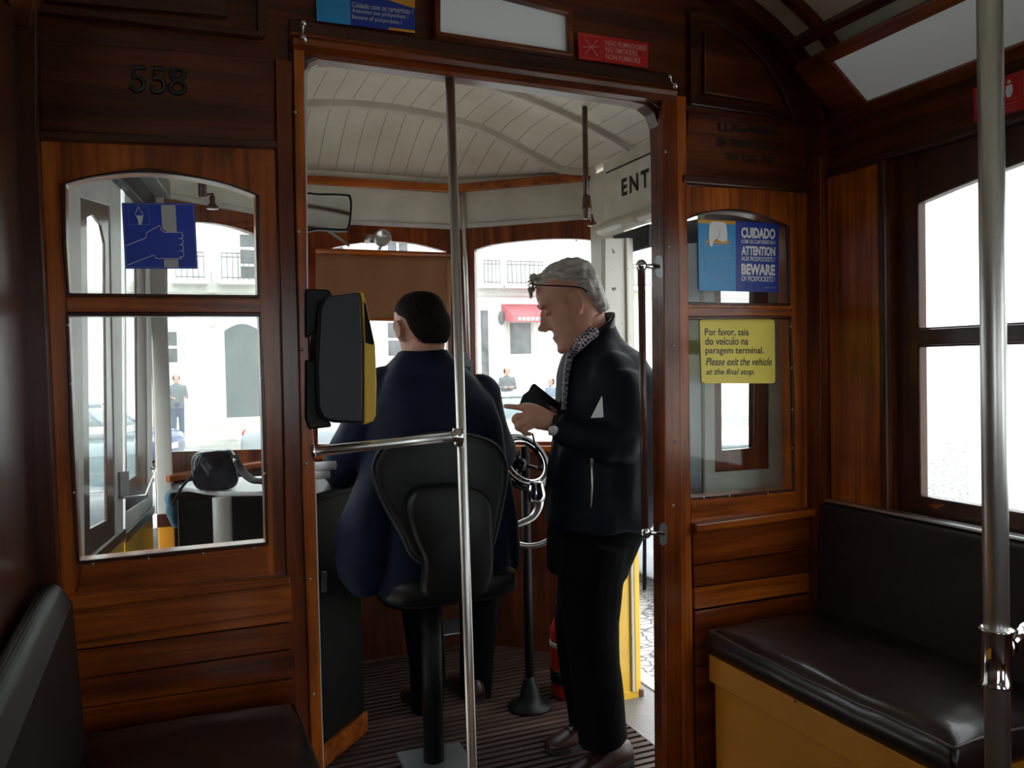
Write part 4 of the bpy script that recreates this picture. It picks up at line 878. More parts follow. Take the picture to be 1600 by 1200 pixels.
# driver's seat
YS = 2.36
ps = PD(678, 1175, 2.75); seat = thing('driver_seat', V((ps.x, ps.y, 0)), 'black moulded driver seat on a single pedestal behind the doorway pole', 'seat')
bo = sp2([(583, 745), (586, 715), (603, 694), (640, 681), (688, 674), (735, 680), (770, 694), (788, 718), (791, 750), (780, 800), (765, 850), (745, 875), (690, 880), (645, 872), (622, 830), (597, 785)], 4, True)
bm = NB(); P0 = pxl(bo, YS); c0_ = sum(P0, V()) / len(P0)
loft(bm, [[c0_ + (p - c0_) * s_ + V((0, o_ - .05 * (1 - ((p.x - c0_.x) / .22) ** 2) , 0)) for p in P0] for s_, o_ in ((.86, -.012), (.96, -.006), (1, .008), (.99, .03), (.93, .05), (.7, .06))]); mk('backrest', bm, M_black, seat, True)
bm = NB(); tube(bm, [p + V((0, .002 - .05 * (1 - ((p.x - c0_.x) / .22) ** 2), 0)) for p in P0], .005, 8, close=True); mk('edge_trim', bm, M_char, seat, True)
bi = sp2([(637, 800), (642, 775), (662, 760), (700, 756), (740, 762), (765, 780), (770, 820), (762, 925), (668, 935), (664, 880), (648, 840)], 4, True); P1_ = pxl(bi, YS - .06); c1q = sum(P1_, V()) / len(P1_)
bm = NB(); loft(bm, [[c1q + (p - c1q) * s_ + V((0, o_, 0)) for p in P1_] for s_, o_ in ((.88, -.018), (.97, -.010), (1, .005), (1, .03))]); mk('lower_shell', bm, M_black, seat, True)
sc_ = PY(690, 925, 2.62); bm = NB()
loft(bm, [[V((sc_.x + x * k_, sc_.y + y * k_, .57 + z)) for x, y in rrect(-.22, .22, -.20, .24, .10)] for k_, z in ((.85, 0), (1, .02), (1, .07), (.92, .09))]); mk('seat_cushion', bm, M_black, seat, True)
mk('pedestal', tube(NB(), [(ps.x, ps.y, 0), (ps.x, ps.y, .57)], .034, 20), M_blackmetal, seat, True)
mk('base_plate', extr(NB(), [[V((ps.x + a, ps.y + b, 0)) for a, b in ((-.11, -.09), (.11, -.11), (.12, .09), (-.10, .11))]], (0, 0, .012)), M_steeltable, seat, bevel=.003)
# ================================================================== PEOPLE
def lerp(a, b, t): return a + (b - a) * t
def head_bm(bm, c, face, upv, s=1.0, ears=True, seg=28):
    """head with face; c = centre, face = direction it looks, upv = crown direction"""
    f = V(face).normalized(); z = (V(upv) - f * V(upv).dot(f)).normalized(); l = z.cross(f)
    P = lambda x, y, zz: V(c) + (f * x + l * y + z * zz) * s
    R = Matrix((f, l, z)).transposed()
    prof = [(-.122, .060, .020, .020), (-.114, .080, .000, .036), (-.100, .090, -.018, .046), (-.082, .088, -.040, .054), (-.062, .085, -.056, .059), (-.040, .084, -.068, .064), (-.015, .082, -.080, .069),
            (.015, .077, -.092, .073), (.035, .083, -.097, .075), (.055, .088, -.100, .077), (.080, .082, -.098, .076), (.102, .068, -.088, .069), (.118, .045, -.070, .055), (.128, .015, -.045, .035)]
    rings = []
    for zz, fr, bk, hw in prof:
        cx, hx = (fr + bk) / 2, (fr - bk) / 2; r = []
        for k in range(seg):
            a = 2 * math.pi * k / seg; ca, sa = math.cos(a), math.sin(a); e = .86
            x = cx + hx * math.copysign(abs(ca) ** e, ca); y = hw * math.copysign(abs(sa) ** e, sa) * (1 - .22 * max(0, ca) ** 2 * (1 if zz < .03 else .5)); r.append(P(x, y, zz))
        rings.append(r)
    loft(bm, rings)
    # nose, brow, lips, chin, cheeks, eyelids
    loft(bm, [[P(x, y * k, zz) for y, x in ((-1, .070), (0, xt), (1, .070))] for zz, xt, k in ((.038, .088, .008), (.015, .100, .012), (-.008, .111, .015), (-.018, .115, .018), (-.029, .109, .019), (-.037, .086, .015))])
    ell(bm, P(.110, 0, -.019), (.011 * s, .011 * s, .010 * s), R, 12, 8)
    for q in (-1, 1):
        ell(bm, P(.098, q * .012, -.027), (.013 * s, .009 * s, .008 * s), R, 12, 8)
        ell(bm, P(.079, q * .030, .038), (.014 * s, .024 * s, .008 * s), R, 12, 8)
        ell(bm, P(.070, q * .031, .018), (.013 * s, .014 * s, .010 * s), R, 12, 8)
        if ears:
            Re = R @ Matrix.Rotation(q * .35, 3, 'Z') @ Matrix.Rotation(-.15, 3, 'Y')
            ell(bm, P(-.012, q * .084, .008), (.019 * s, .008 * s, .032 * s), Re, 14, 10); ell(bm, P(-.008, q * .078, -.018), (.012 * s, .008 * s, .014 * s), Re, 12, 8)
            rim = [P(-.012 - .018 * math.cos(a), q * (.092 + .002 * math.sin(a)), .010 + .028 * math.sin(a)) for a in [math.pi * (-.55 + 1.5 * k / 12) for k in range(13)]]
            tube(bm, rim, .0042 * s, 8)
    ell(bm, P(.083, 0, -.060), (.010 * s, .024 * s, .0055 * s), R, 12, 8); ell(bm, P(.081, 0, -.071), (.010 * s, .020 * s, .006 * s), R, 12, 8)
    ell(bm, P(.078, 0, -.100), (.017 * s, .020 * s, .015 * s), R, 12, 8)
    return P, R
def finger(bm, pts, r0, r1):
    n = len(pts); q = spline(pts, 3); m = len(q); tube(bm, q, [lerp(r0, r1, k / (m - 1)) for k in range(m)], 10); ell(bm, q[-1], (r1, r1, r1), None, 10, 6); ell(bm, q[0], (r0,) * 3, None, 10, 6)
def oval(c, hx, hy, seg=28, e=.85, ax=V((1, 0, 0)), ay=V((0, 1, 0))):
    c = V(c); return [c + ax * hx * math.copysign(abs(math.cos(a)) ** e, math.cos(a)) + ay * hy * math.copysign(abs(math.sin(a)) ** e, math.sin(a)) for a in [2 * math.pi * k / seg for k in range(seg)]]
# ---------------------------------------------------------------- standing man
YM_ = 2.43
def Mn(px, py, dy=0):            # the photographed silhouette read on the plane through his spine, dy to his side
    return PY(px, py, YM_ + dy)
man = thing('person', (Mn(930, 900).x, YM_, 0), 'grey haired man standing in profile in a dark jacket looking down at a wallet', 'person')
def torso(bm, rows, k=1.0):
    rings = []
    for y, a, b, d in rows:
        p, q = Mn(a, y), Mn(b, y); c = (p + q) / 2; rings.append(oval(c, (q.x - p.x) / 2 * k * .9, d * k))
    loft(bm, rings)
T_rows = [(512, 900, 948, .060), (535, 893, 966, .10), (556, 886, 990, .165), (585, 880, 1008, .205), (640, 873, 1020, .205), (700, 866, 1022, .195), (760, 858, 1020, .190), (800, 853, 1016, .190), (818, 852, 1012, .188)]
hips = [(790, 866, 1002, .150), (830, 858, 1000, .165), (865, 858, 984, .165), (895, 860, 970, .155)]
legN = [Mn(932, 850, -.085), Mn(922, 905, -.09), Mn(922, 975, -.085), Mn(928, 1040, -.075), Mn(938, 1110, -.07), Mn(944, 1158, -.07)]
legF = [Mn(925, 850, .085), Mn(915, 905, .09), Mn(903, 975, .10), Mn(908, 1040, .11), Mn(915, 1095, .12), Mn(917, 1130, .12)]
shN, elN, wrN = Mn(962, 590, -.145), Mn(970, 690, -.20), Mn(870, 665, -.13)
shF, elF, wrF = Mn(945, 575, .175), Mn(925, 690, .22), Mn(872, 655, .10)
hc = Mn(894, 480, 0); hface = V((-.83, .38, -.40)); hup = V((-.38, .15, .91))
def man_body():
    bm = NB(); P, R = head_bm(bm, hc, hface, hup, 1.10)
    tube(bm, [P(-.030, 0, -.035), Mn(922, 528), Mn(935, 570)], [.058, .060, .075], 20)
    torso(bm, T_rows[1:], .82); torso(bm, hips, .88)
    for L, r in ((legN, (.085, .082, .062, .052, .042, .038)), (legF, (.085, .082, .062, .052, .042, .038))): tube(bm, L, list(r), 16)
    for A in ((shN, elN, wrN), (shF, elF, wrF)): tube(bm, spline(A, 4), [.058, .056, .052, .048, .044, .042, .038, .033, .026], 14); ell(bm, A[0], (.06, .055, .06))
    # left hand, index finger pointing to the left
    H = lambda x, y, d=0: Mn(x, y, -.13 + d)
    loft(bm, [oval(c, .001, .001) for c in ()]) if False else None
    tube(bm, [wrN, H(862, 660, .004), H(845, 654, .01), H(828, 648, .016), H(818, 645, .02)], [.027, .030, .036, .037, .032], 16, flat=((0, 1, 0), .62))
    finger(bm, [H(826, 640, .012), H(812, 637, .014), H(800, 635.5, .018), H(790, 634.5, .020)], .0105, .0082)
    finger(bm, [H(822, 650, .00), H(808, 650, .0), H(803, 657, .012), H(810, 663, .02)], .0105, .0088)
    finger(bm, [H(824, 659, -.004), H(811, 662, -.004), H(808, 669, .010), H(817, 672, .02)], .0105, .0088)
    finger(bm, [H(830, 667, -.004), H(819, 671, -.002), H(820, 677, .010), H(828, 678, .018)], .0100, .0080)
    finger(bm, [H(846, 642, .020), H(834, 636, .030), H(820, 634, .036), H(810, 636, .036)], .0125, .0092)
    # right hand behind, closed round the wallet
    G = lambda x, y, d=0: Mn(x, y, .09 + d)
    tube(bm, [wrF, G(864, 650), G(852, 642)], [.027, .034, .034], 16, flat=((0, 1, 0), .65))
    for k in range(4): finger(bm, [G(852, 634 + k * 6, .02), G(840, 630 + k * 6, .03), G(832, 632 + k * 6, .01), G(838, 636 + k * 6, -.012)], .010, .008)
    finger(bm, [G(858, 640, -.02), G(848, 632, -.032), G(838, 630, -.03)], .0115, .0088)
    return remesh(bm, .0042, 5), P, R
me, HP, HR = man_body()
mb = mk('body', me, M_skin, man, True)
# hair, swept and thinning in front
bm = NB(); rings = []
for zz, fr, bk, hw in ((-.050, -.062, -.098, .050), (-.02, -.045, -.102, .066), (.015, -.022, -.106, .077), (.050, -.005, -.109, .0805), (.080, .055, -.107, .079), (.102, .074, -.100, .074), (.122, .058, -.080, .061), (.138, .024, -.048, .038)):
    cx, hx = (fr + bk) / 2, (fr - bk) / 2; rings.append([HP(cx + hx * math.cos(a), hw * math.sin(a), zz) for a in [2 * math.pi * k / 28 for k in range(28)]])
loft(bm, rings)
rnd = random.Random(3)
for k in range(60):
    a = rnd.uniform(-1, 1); x0 = rnd.uniform(-.05, .055); b_ = HP(x0, a * .05, .122 - .03 * abs(a)); tube(bm, [b_, b_ + (HP(.02, 0, .02) - HP(0, 0, 0)) * rnd.uniform(.3, 1.2), b_ + (HP(.05, a * .01, .012) - HP(0, 0, 0)) * rnd.uniform(.5, 1)], [.005, .004, .002], 5)
for k in range(16):
    a = rnd.uniform(-1, 1); b_ = HP(.078, a * .045, .095); tube(bm, [b_, b_ + (HP(.016, 0, .008) - HP(0, 0, 0)), b_ + (HP(.022, a * .01, -.022) - HP(0, 0, 0)) * rnd.uniform(.5, 1.1)], [.006, .005, .0025], 5)
mk('hair', remesh(bm, .0035, 1, disp=.005, dscale=60), M_hair_grey, man, True)
for q in (-1, 1):
    e_ = HP(.0795, q * .032, .012); mk('eye', ell(NB(), e_, (.0075,) * 3, None, 12, 8), M_skin, man, True)
    mk('eyebrow', tube(NB(), [HP(.090, q * .015, .040), HP(.091, q * .030, .045), HP(.078, q * .046, .040)], [.002, .003, .0015], 6), M_hair_grey, man, True)
# spectacles pushed up on the hair
gl = NB(); q0 = HP(.105, 0, .098)
for q in (-1, 1):
    ctr = HP(.080, q * .034, .106); ax1 = (HP(0, 1, 0) - HP(0, 0, 0)).normalized(); ax2 = (HP(-.25, 0, 1) - HP(0, 0, 0)).normalized()
    tube(gl, [ctr + ax1 * .026 * math.cos(a) + ax2 * .017 * math.sin(a) for a in [2 * math.pi * k / 20 for k in range(20)]], .0018, 6, close=True)
    tube(gl, spline([HP(.080, q * .062, .107), HP(.050, q * .082, .088), HP(.0, q * .088, .062), HP(-.040, q * .086, .038), HP(-.052, q * .084, .020)], 4), .0024, 6)
tube(gl, [HP(.087, -.009, .108), HP(.090, 0, .111), HP(.087, .009, .108)], .002, 6); mk('spectacles', gl, M_glassy, man, True)
# shirt collar
bm = NB(); tube(bm, [Mn(889, 556, .0), Mn(905, 536, -.058), Mn(925, 518, -.070), Mn(942, 512, -.03)], [.010, .014, .014, .010], 8, flat=((0, 0, 1), 1.8))
tube(bm, [Mn(890, 556, .0), Mn(896, 540, .058), Mn(925, 518, .070), Mn(942, 512, .03)], [.010, .014, .014, .010], 8, flat=((0, 0, 1), 1.8))
loft(bm, [[Mn(x, y, d) for x, d in ((a, -w_), (a - 3, 0), (a, w_), (a + 12, 0))] for y, a, w_ in ((545, 889, .045), (575, 884, .04), (610, 881, .025), (640, 880, .012))]); mk('shirt', bm, M_check, man, True)
# jacket
def jacket():
    bm = NB(); torso(bm, T_rows)
    for A, rr in (((shN, elN, wrN), (.080, .080, .076, .072, .070, .064, .058, .050, .044)), ((shF, elF, wrF), (.080, .080, .076, .072, .070, .064, .058, .050, .044))):
        A = (A[0], A[1], A[2]); pts = spline(A, 4); tube(bm, pts, list(rr), 16); ell(bm, A[0], (.082, .06, .085)); ell(bm, A[1], (.064, .064, .064))
    ca, cb = Mn(905, 540), Mn(950, 500)
    loft(bm, [oval(Mn(928, 545), .085, .10), oval(Mn(926, 525), .072, .085, ax=V((.85, 0, .5))), oval(Mn(929, 510), .066, .076, ax=V((.85, 0, .5)))])
    return remesh(bm, .007, 9, disp=.013, dscale=12)
me = jacket()
# open the jacket's cuffs/collar stay closed volumes around the limbs; the shirt placket shows in front
mk('jacket', me, M_navy, man, True)
bm = NB(); loft(bm, [oval(Mn(927, 524), .075, .088, ax=V((.85, 0, .55))), oval(Mn(930, 506), .069, .080, ax=V((.85, 0, .55)))], cap=False); o = mk('jacket_collar', bm, plain('collar_leather', (.008, .009, .014), .35, bmp=.3), man, True); s_ = o.modifiers.new('t', 'SOLIDIFY'); s_.thickness = .009
mk('jacket_zip', tube(NB(), [Mn(924, 717, -.205), Mn(925, 760, -.203), Mn(923, 792, -.200)], .0028, 8), M_silver, man, True)
zc = Mn(924, 722, -.208); mk('zip_pull', box(NB(), zc.x - .005, zc.x + .005, zc.y - .003, zc.y + .003, zc.z - .012, zc.z + .012), M_chrome2, man)
mk('paper', extr(NB(), [[Mn(941, 619, -.215), Mn(943, 652, -.22), Mn(924, 653, -.212)]], (0, .004, 0)), M_paper, label='white folded paper tucked under the arm of the man in the dark jacket', cat='paper')
# trousers
bm = NB(); torso(bm, hips, 1.0)
tube(bm, legN, [.104, .096, .084, .076, .076, .080], 18, flat=((1, 0, 0), 1.08)); tube(bm, legF, [.105, .100, .084, .074, .066, .064], 18)
mk('trousers', remesh(bm, .008, 3, disp=.010, dscale=9), M_trouser, man, True)
# shoes
def shoe(heel, toe, dy, parent=man):
    h, t = V(heel), V(toe); h.z = t.z = 0; d = t - h; L = d.length; d.normalize(); s_ = V((-d.y, d.x, 0)); bm = NB(); rg = []
    for u, w_, zt in ((0, .022, .05), (.04, .030, .075), (.2, .036, .085), (.36, .037, .090), (.52, .041, .070), (.7, .047, .052), (.85, .045, .042), (.95, .034, .034), (1, .016, .026)):
        c = h + d * L * u; rg.append([c + s_ * w_ * math.cos(a) + V((0, 0, .020 + max(0, zt - .02) * max(0, math.sin(a)) ** .7)) if math.sin(a) >= 0 else c + s_ * w_ * math.cos(a) + V((0, 0, .018)) for a in [2 * math.pi * k / 20 for k in range(20)]])
    loft(bm, rg); s1 = mk('shoe', bm, M_shoe, parent, True)
    P = []
    for u, w_ in ((0, .024), (.05, .032), (.2, .038), (.38, .037), (.55, .043), (.72, .050), (.87, .046), (.97, .030)): P.append((u, w_))
    L2 = [h + d * L * u + s_ * w_ for u, w_ in P] + [h + d * L * 1.01] + [h + d * L * u - s_ * w_ for u, w_ in reversed(P)]
    mk('sole', extr(NB(), [L2], (0, 0, .020)), M_sole, s1, bevel=.002)
    bm = NB()
    for k in range(4): u = .42 + k * .07; c = h + d * L * u; zt = .083 - k * .008; tube(bm, [c + s_ * .022 + V((0, 0, zt - .004)), c + V((0, 0, zt + .006)), c - s_ * .022 + V((0, 0, zt - .004))], .0022, 6)
    mk('laces', bm, M_sole, s1, True); return s1
def FLR(px, py): return PZ(px, py, 0)
a_ = Mn(972, 1165, -.07); b_ = Mn(884, 1190, -.07)
shoe((a_.x + .03, YM_ - .07, 0), (b_.x - .02, YM_ - .115, 0), 0)
a_ = Mn(935, 1140, .12); b_ = Mn(842, 1150, .12)
shoe((a_.x + .02, YM_ + .12, 0), (b_.x + .02, YM_ + .10, 0), 0)
# watch and cuff
wd = (wrN - elN).normalized(); wp = wrN + wd * .010
wt = mk('watch', lathe(NB(), [(.031, -.009), (.034, -.007), (.034, .007), (.031, .009)], wp, wd), M_black, man, True)
wn = V((-.25, -.85, -.4)); wn = (wn - wd * wn.dot(wd)).normalized(); mk('watch_face', lathe(NB(), [(.0, .006), (.015, .006), (.0165, .004), (.0165, -.002), (0, -.002)], wp + wn * .036, wn), M_silver, wt, True)
mk('watch_dial', lathe(NB(), [(.0, .001), (.0135, .001), (.0135, 0)], wp + wn * .0425, wn), M_ink_grey, wt, True)
# the wallet he holds
wal = thing('wallet', Mn(845, 640, .06), 'black open wallet held in the right hand of the standing man', 'wallet')
def walp(px, dy, th): return extr(NB(), [[Mn(x, y, dy) for x, y in px]], (0, th, 0))
mk('wallet_cover', walp([(832, 601), (836, 599), (872, 628), (878, 652), (830, 655), (824, 616)], .075, .008), M_black, wal, bevel=.003)
mk('wallet_flap', walp([(813, 630), (818, 617), (826, 611), (838, 612), (862, 640), (858, 655), (812, 640)], .045, .007), M_black, wal, bevel=.003)
mk('wrist_strap', tube(NB(), spline([Mn(832, 677, -.10), Mn(836, 695, -.10), Mn(842, 712, -.09), Mn(842, 735, -.09)], 4), .003, 6), M_black, wal, True)
# ---------------------------------------------------------------- driver, seated with his back to the camera
YD = 2.62
def Dr(px, py, dy=0): return PY(px, py, YD + dy)
drv = thing('person', (Dr(670, 800).x, YD + .1, 0), 'dark haired driver seated with his back to the camera in a navy coat', 'person')
def rowsD(bm, rows, k=1.0):
    rg = []
    for y, a, b, d, o_ in rows: p, q = Dr(a, y, o_), Dr(b, y, o_); rg.append(oval((p + q) / 2, (q.x - p.x) / 2 * k, d * k))
    loft(bm, rg)
TD = [(553, 628, 694, .07, .03), (566, 612, 712, .10, .02), (590, 592, 738, .13, .0), (625, 580, 762, .15, -.01), (670, 576, 776, .155, -.02), (740, 572, 782, .155, -.02), (800, 566, 786, .165, -.01), (850, 556, 792, .18, .0), (905, 560, 795, .19, .0)]
hcD = Dr(658, 522, .04); fD = V((-.22, .95, -.30)); uD = V((-.05, .30, .95))
aL = [Dr(598, 612, .03), Dr(545, 708, .10), Dr(533, 745, .33)]; aR = [Dr(745, 620, .03), Dr(770, 705, .12), Dr(775, 700, .36)]
lgL = [Dr(625, 905, .05), Dr(655, 915, .40), Dr(668, 1040, .46), Dr(668, 1130, .42)]; lgR = [Dr(740, 905, .05), Dr(750, 915, .44), Dr(745, 1030, .50), Dr(742, 1120, .46)]
bm = NB(); PDh, RD = head_bm(bm, hcD, fD, uD, 1.02)
tube(bm, [PDh(-.035, 0, -.03), Dr(662, 560, .02), Dr(665, 600, .0)], [.060, .062, .08], 20); rowsD(bm, TD[2:], .85)
for A in (aL, aR): tube(bm, spline(A, 4), [.058, .056, .052, .048, .044, .042, .038, .033, .028], 14)
for A in (lgL, lgR): tube(bm, [A[0], A[1], A[2], A[3]], [.085, .065, .052, .040], 14)
for A, q in ((aL, -1), (aR, 1)):
    w_ = A[2]; tube(bm, [w_, w_ + V((0, .04, 0)), w_ + V((0, .085, -.005))], [.027, .036, .034], 14, flat=((0, 0, 1), .55))
    for k in range(4): b0 = w_ + V((-.027 + .018 * k, .085, 0)); finger(bm, [b0, b0 + V((0, .03, .004)), b0 + V((0, .055 - abs(k - 1.4) * .005, -.010)), b0 + V((0, .062 - abs(k - 1.4) * .006, -.03))], .010, .0078)
    b0 = w_ + V((-q * .032, .03, 0)); finger(bm, [b0, b0 + V((-q * .022, .025, -.005)), b0 + V((-q * .028, .05, -.012))], .012, .009)
mk('body', remesh(bm, .005, 2), M_skin, drv, True)
bm = NB(); rings = []
for zz, fr, bk, hw in ((-.055, -.066, -.085, .045), (-.030, -.040, -.099, .063), (.0, -.026, -.104, .0745), (.035, -.010, -.1065, .0785), (.060, .050, -.1065, .0805), (.085, .078, -.103, .079), (.106, .066, -.091, .071), (.121, .044, -.072, .057), (.132, .015, -.045, .035)):
    cx, hx = (fr + bk) / 2, (fr - bk) / 2; rings.append([PDh(cx + hx * math.cos(a), hw * math.sin(a), zz) for a in [2 * math.pi * k / 28 for k in range(28)]])
loft(bm, rings); mk('hair', remesh(bm, .004, 2), M_hair_dark, drv, True)
bm = NB(); rowsD(bm, TD)
for A in (aL, aR): tube(bm, spline(A, 4), [.082, .082, .080, .078, .076, .070, .064, .056, .050], 16); ell(bm, A[0], (.085, .08, .08)); ell(bm, A[1], (.075, .075, .075))
loft(bm, [oval(Dr(663, 570, .01), .115, .10), oval(Dr(661, 556, .015), .085, .088), oval(Dr(660, 549, .02), .078, .082)])
# coat tails hanging on both sides of the seat
loft(bm, [oval(Dr(x, y, o_), hx, hy) for x, y, hx, hy, o_ in ((600, 700, .05, .08, -.02), (585, 760, .065, .09, -.04), (575, 820, .085, .10, -.05), (568, 870, .085, .10, -.05), (568, 900, .075, .09, -.05), (566, 926, .035, .07, -.05))])
loft(bm, [oval(Dr(x, y, o_), hx, hy) for x, y, hx, hy, o_ in ((768, 740, .04, .09, .0), (776, 800, .05, .10, .0), (782, 850, .05, .10, .0), (786, 880, .045, .09, .0), (780, 897, .02, .06, .0))])
mk('coat', remesh(bm, .008, 3, disp=.016, dscale=8), M_navy2, drv, True)
bm = NB()
for A in (lgL, lgR): tube(bm, [A[0], A[1], A[2], A[3]], [.10, .082, .070, .060], 16); ell(bm, A[1], (.085, .085, .085))
mk('trousers', remesh(bm, .009, 2), M_trouser, drv, True)
for A in (lgL, lgR): h_ = A[3]; shoe((h_.x, h_.y - .06, 0), (h_.x - .02, h_.y + .20, 0), 0, drv)
# ================================================================== THE STREET
GZ = -.80
mk('floor', box(NB(), -40, 60, -30, 45, GZ - .1, GZ), M_cobble, kind='structure')
kb = [PZ(x, y, GZ) for x, y in ((960, 1060), (1060, 1140))]; kd = (kb[1] - kb[0]).normalized(); kn = V((-kd.y, kd.x, 0)); kn = kn if kn.dot(V((1, 0, 0))) > 0 else -kn
mk('kerb', extr(NB(), [[kb[0] - kd * 3, kb[1] + kd * 2.2, kb[1] + kd * 2.2 + kn * .16, kb[0] - kd * 3 + kn * .16]], (0, 0, .07)), M_stone, bevel=.01, label='pale stone kerb outside the open entry door', cat='kerb')
mk('pavement', extr(NB(), [[kb[0] - kd * 3 - kn * .01, kb[1] + kd * 2.2 - kn * .01, kb[1] + kd * 2.2 - kn * 1.3, kb[0] - kd * 3 - kn * 1.3]], (0, 0, .05)), M_flag, label='flagstone strip between the kerb and the tram entry', cat='pavement')
mk('pavement', box(NB(), -30, 45, 24.4, 27.9, GZ, GZ + .15), M_stone, label='pale pavement along the front of the white building', cat='pavement')
YB = 28.0
def bl2(x0, y0, x1, y1): a, b = PY(x0, y0, YB), PY(x1, y1, YB); return a.x, b.x, b.z, a.z
bld = thing('building', (5, YB, GZ), 'white rendered building with balconies and a red awning seen through the windscreen', 'building')
mk('wall', box(NB(), -14, 34, YB, YB + 6, GZ, 11), M_render, bld)
mk('plinth', box(NB(), -14, 34, YB - .08, YB, GZ, GZ + .55), M_render2, bld)
def bwin(x0, y0, x1, y1, glassm=None, bars=1, vbars=0, frame=.10, nm='window'):
    a, b, c, d = bl2(x0, y0, x1, y1); w_ = mk(nm, extr(NB(), [[V((a, YB - .09, c)), V((b, YB - .09, c)), V((b, YB - .09, d)), V((a, YB - .09, d))], [V((a + frame, YB - .09, c + frame)), V((b - frame, YB - .09, c + frame)), V((b - frame, YB - .09, d - frame)), V((a + frame, YB - .09, d - frame))]], (0, .12, 0)), M_render2, bld)
    mk('pane', box(NB(), a + frame, b - frame, YB - .03, YB - .01, c + frame, d - frame), glassm or M_win_dark, w_)
    bm = NB()
    for k in range(bars): z = lerp(c, d, (k + 1) / (bars + 1)); box(bm, a + frame, b - frame, YB - .07, YB - .03, z - .04, z + .04)
    for k in range(vbars): x = lerp(a, b, (k + 1) / (vbars + 1)); box(bm, x - .04, x + .04, YB - .07, YB - .03, c + frame, d - frame)
    if bars or vbars: mk('glazing_bars', bm, M_white, w_)
    return w_
bwin(253, 514, 283, 571); bwin(369, 362, 408, 441, bars=2); bwin(300, 340, 330, 446, M_render, 0, 0, .06)
for x0, x1 in ((750, 768), (793, 832), (880, 918), (960, 990)): bwin(x0, 300, x1, 450, M_render, 1, 1 if x1 - x0 > 30 else 0, .06)
for x0, x1 in ((500, 540), (600, 640)): bwin(x0, 300, x1, 450, M_win_dark, 1, 1, .06)
bwin(791, 500, 833, 557, bars=0); bwin(876, 540, 910, 576, bars=0); bwin(600, 500, 640, 560); bwin(745, 481, 768, 612, bars=0, nm='shop_door')
a, b, c, d = bl2(350, 506, 410, 656); gd = [V((a, YB - .05, c)), V((b, YB - .05, c))] + [V((lerp(b, a, k / 12), YB - .05, d - .22 + .22 * math.sin(math.pi * k / 12))) for k in range(13)]
gd_o = mk('garage_door', extr(NB(), [gd], (0, .06, 0)), M_greendoor, bld)
mk('string_course', box(NB(), -14, 34, YB - .25, YB, PY(800, 458, YB).z - .12, PY(800, 450, YB).z), M_render2, bld)
def balcony(px0, px1, y0=448, y1=412):
    a, b = PY(px0, y0, YB).x, PY(px1, y0, YB).x; z0, z1 = PY(800, y0, YB).z, PY(800, y1, YB).z
    r = mk('balcony', box(NB(), a - .1, b + .1, YB - .75, YB, z0 - .12, z0), M_render2, bld); bm = NB(); n = max(4, int((b - a) / .16))
    for k in range(n + 1): x = lerp(a, b, k / n); box(bm, x - .012, x + .012, YB - .72, YB - .70, z0, z1)
    for z in (z0 + .08, z1 - .12, z1): box(bm, a, b, YB - .73, YB - .69, z - .015, z + .015)
    mk('railing', bm, M_iron, r)
for p0, p1 in ((746, 770), (782, 836), (872, 925), (950, 1000), (590, 650), (275, 318), (345, 395)): balcony(p0, p1)
a, b, c, d = bl2(783, 475, 858, 496)
aw = mk('awning', extr(NB(), [[V((a, YB, d)), V((a, YB - 1.1, c)), V((a, YB - 1.1, c - .22)), V((a, YB, c - .1))]], (b - a, 0, 0)), M_awning, bld, label='red awning')
s = Sign(V((a + .1, YB - 1.12, c - .01)), V((b - .1, YB - 1.12, c - .01)), V((b - .1, YB - 1.12, c - .20)), V((a + .1, YB - 1.12, c - .20)))
vs = [(.1, .9)]; bm = NB()
for k in range(9): u = .04 + k * .10; extr(bm, [[s.at(u, .2, .01), s.at(u + .07, .2, .01), s.at(u + .07, .85, .01), s.at(u, .85, .01)]], (0, -.005, 0))
mk('white_lettering_blocks', bm, M_ink_white, aw)
a, b, c, d = bl2(776, 490, 783, 505); mk('wall_lamp', ell(NB(), ((a + b) / 2, YB - .25, (c + d) / 2), (.12, .12, .25)), M_iron, bld, True)
mk('downpipe', tube(NB(), [PY(334, 420, YB - .1), PY(334, 505, YB - .1), PY(330, 512, YB - .1)], .05, 8), M_render2, bld, True)
# white building across the street on the right, and one on the left
rb = thing('building', (9, 2, GZ), 'white rendered building filling the right side windows', 'building')
mk('wall', box(NB(), 7.5, 12, -12, 6.0, GZ, 7), M_render, rb); mk('plinth', box(NB(), 7.42, 7.5, -12, 6.0, GZ, GZ + .4), M_white, rb)
mk('pavement', box(NB(), 2.5, 7.4, -12, 1.9, GZ, GZ + .12), M_render, label='pale pavement outside the right side windows', cat='pavement')
lb_ = thing('building', (-12, 12, GZ), 'pale building beyond the folded doors on the left', 'building')
mk('wall', box(NB(), -16, -10, -10, 24, GZ, 6), M_render, lb_); mk('plinth', box(NB(), -10, -9.9, -10, 24, GZ, GZ + .5), M_render2, lb_)
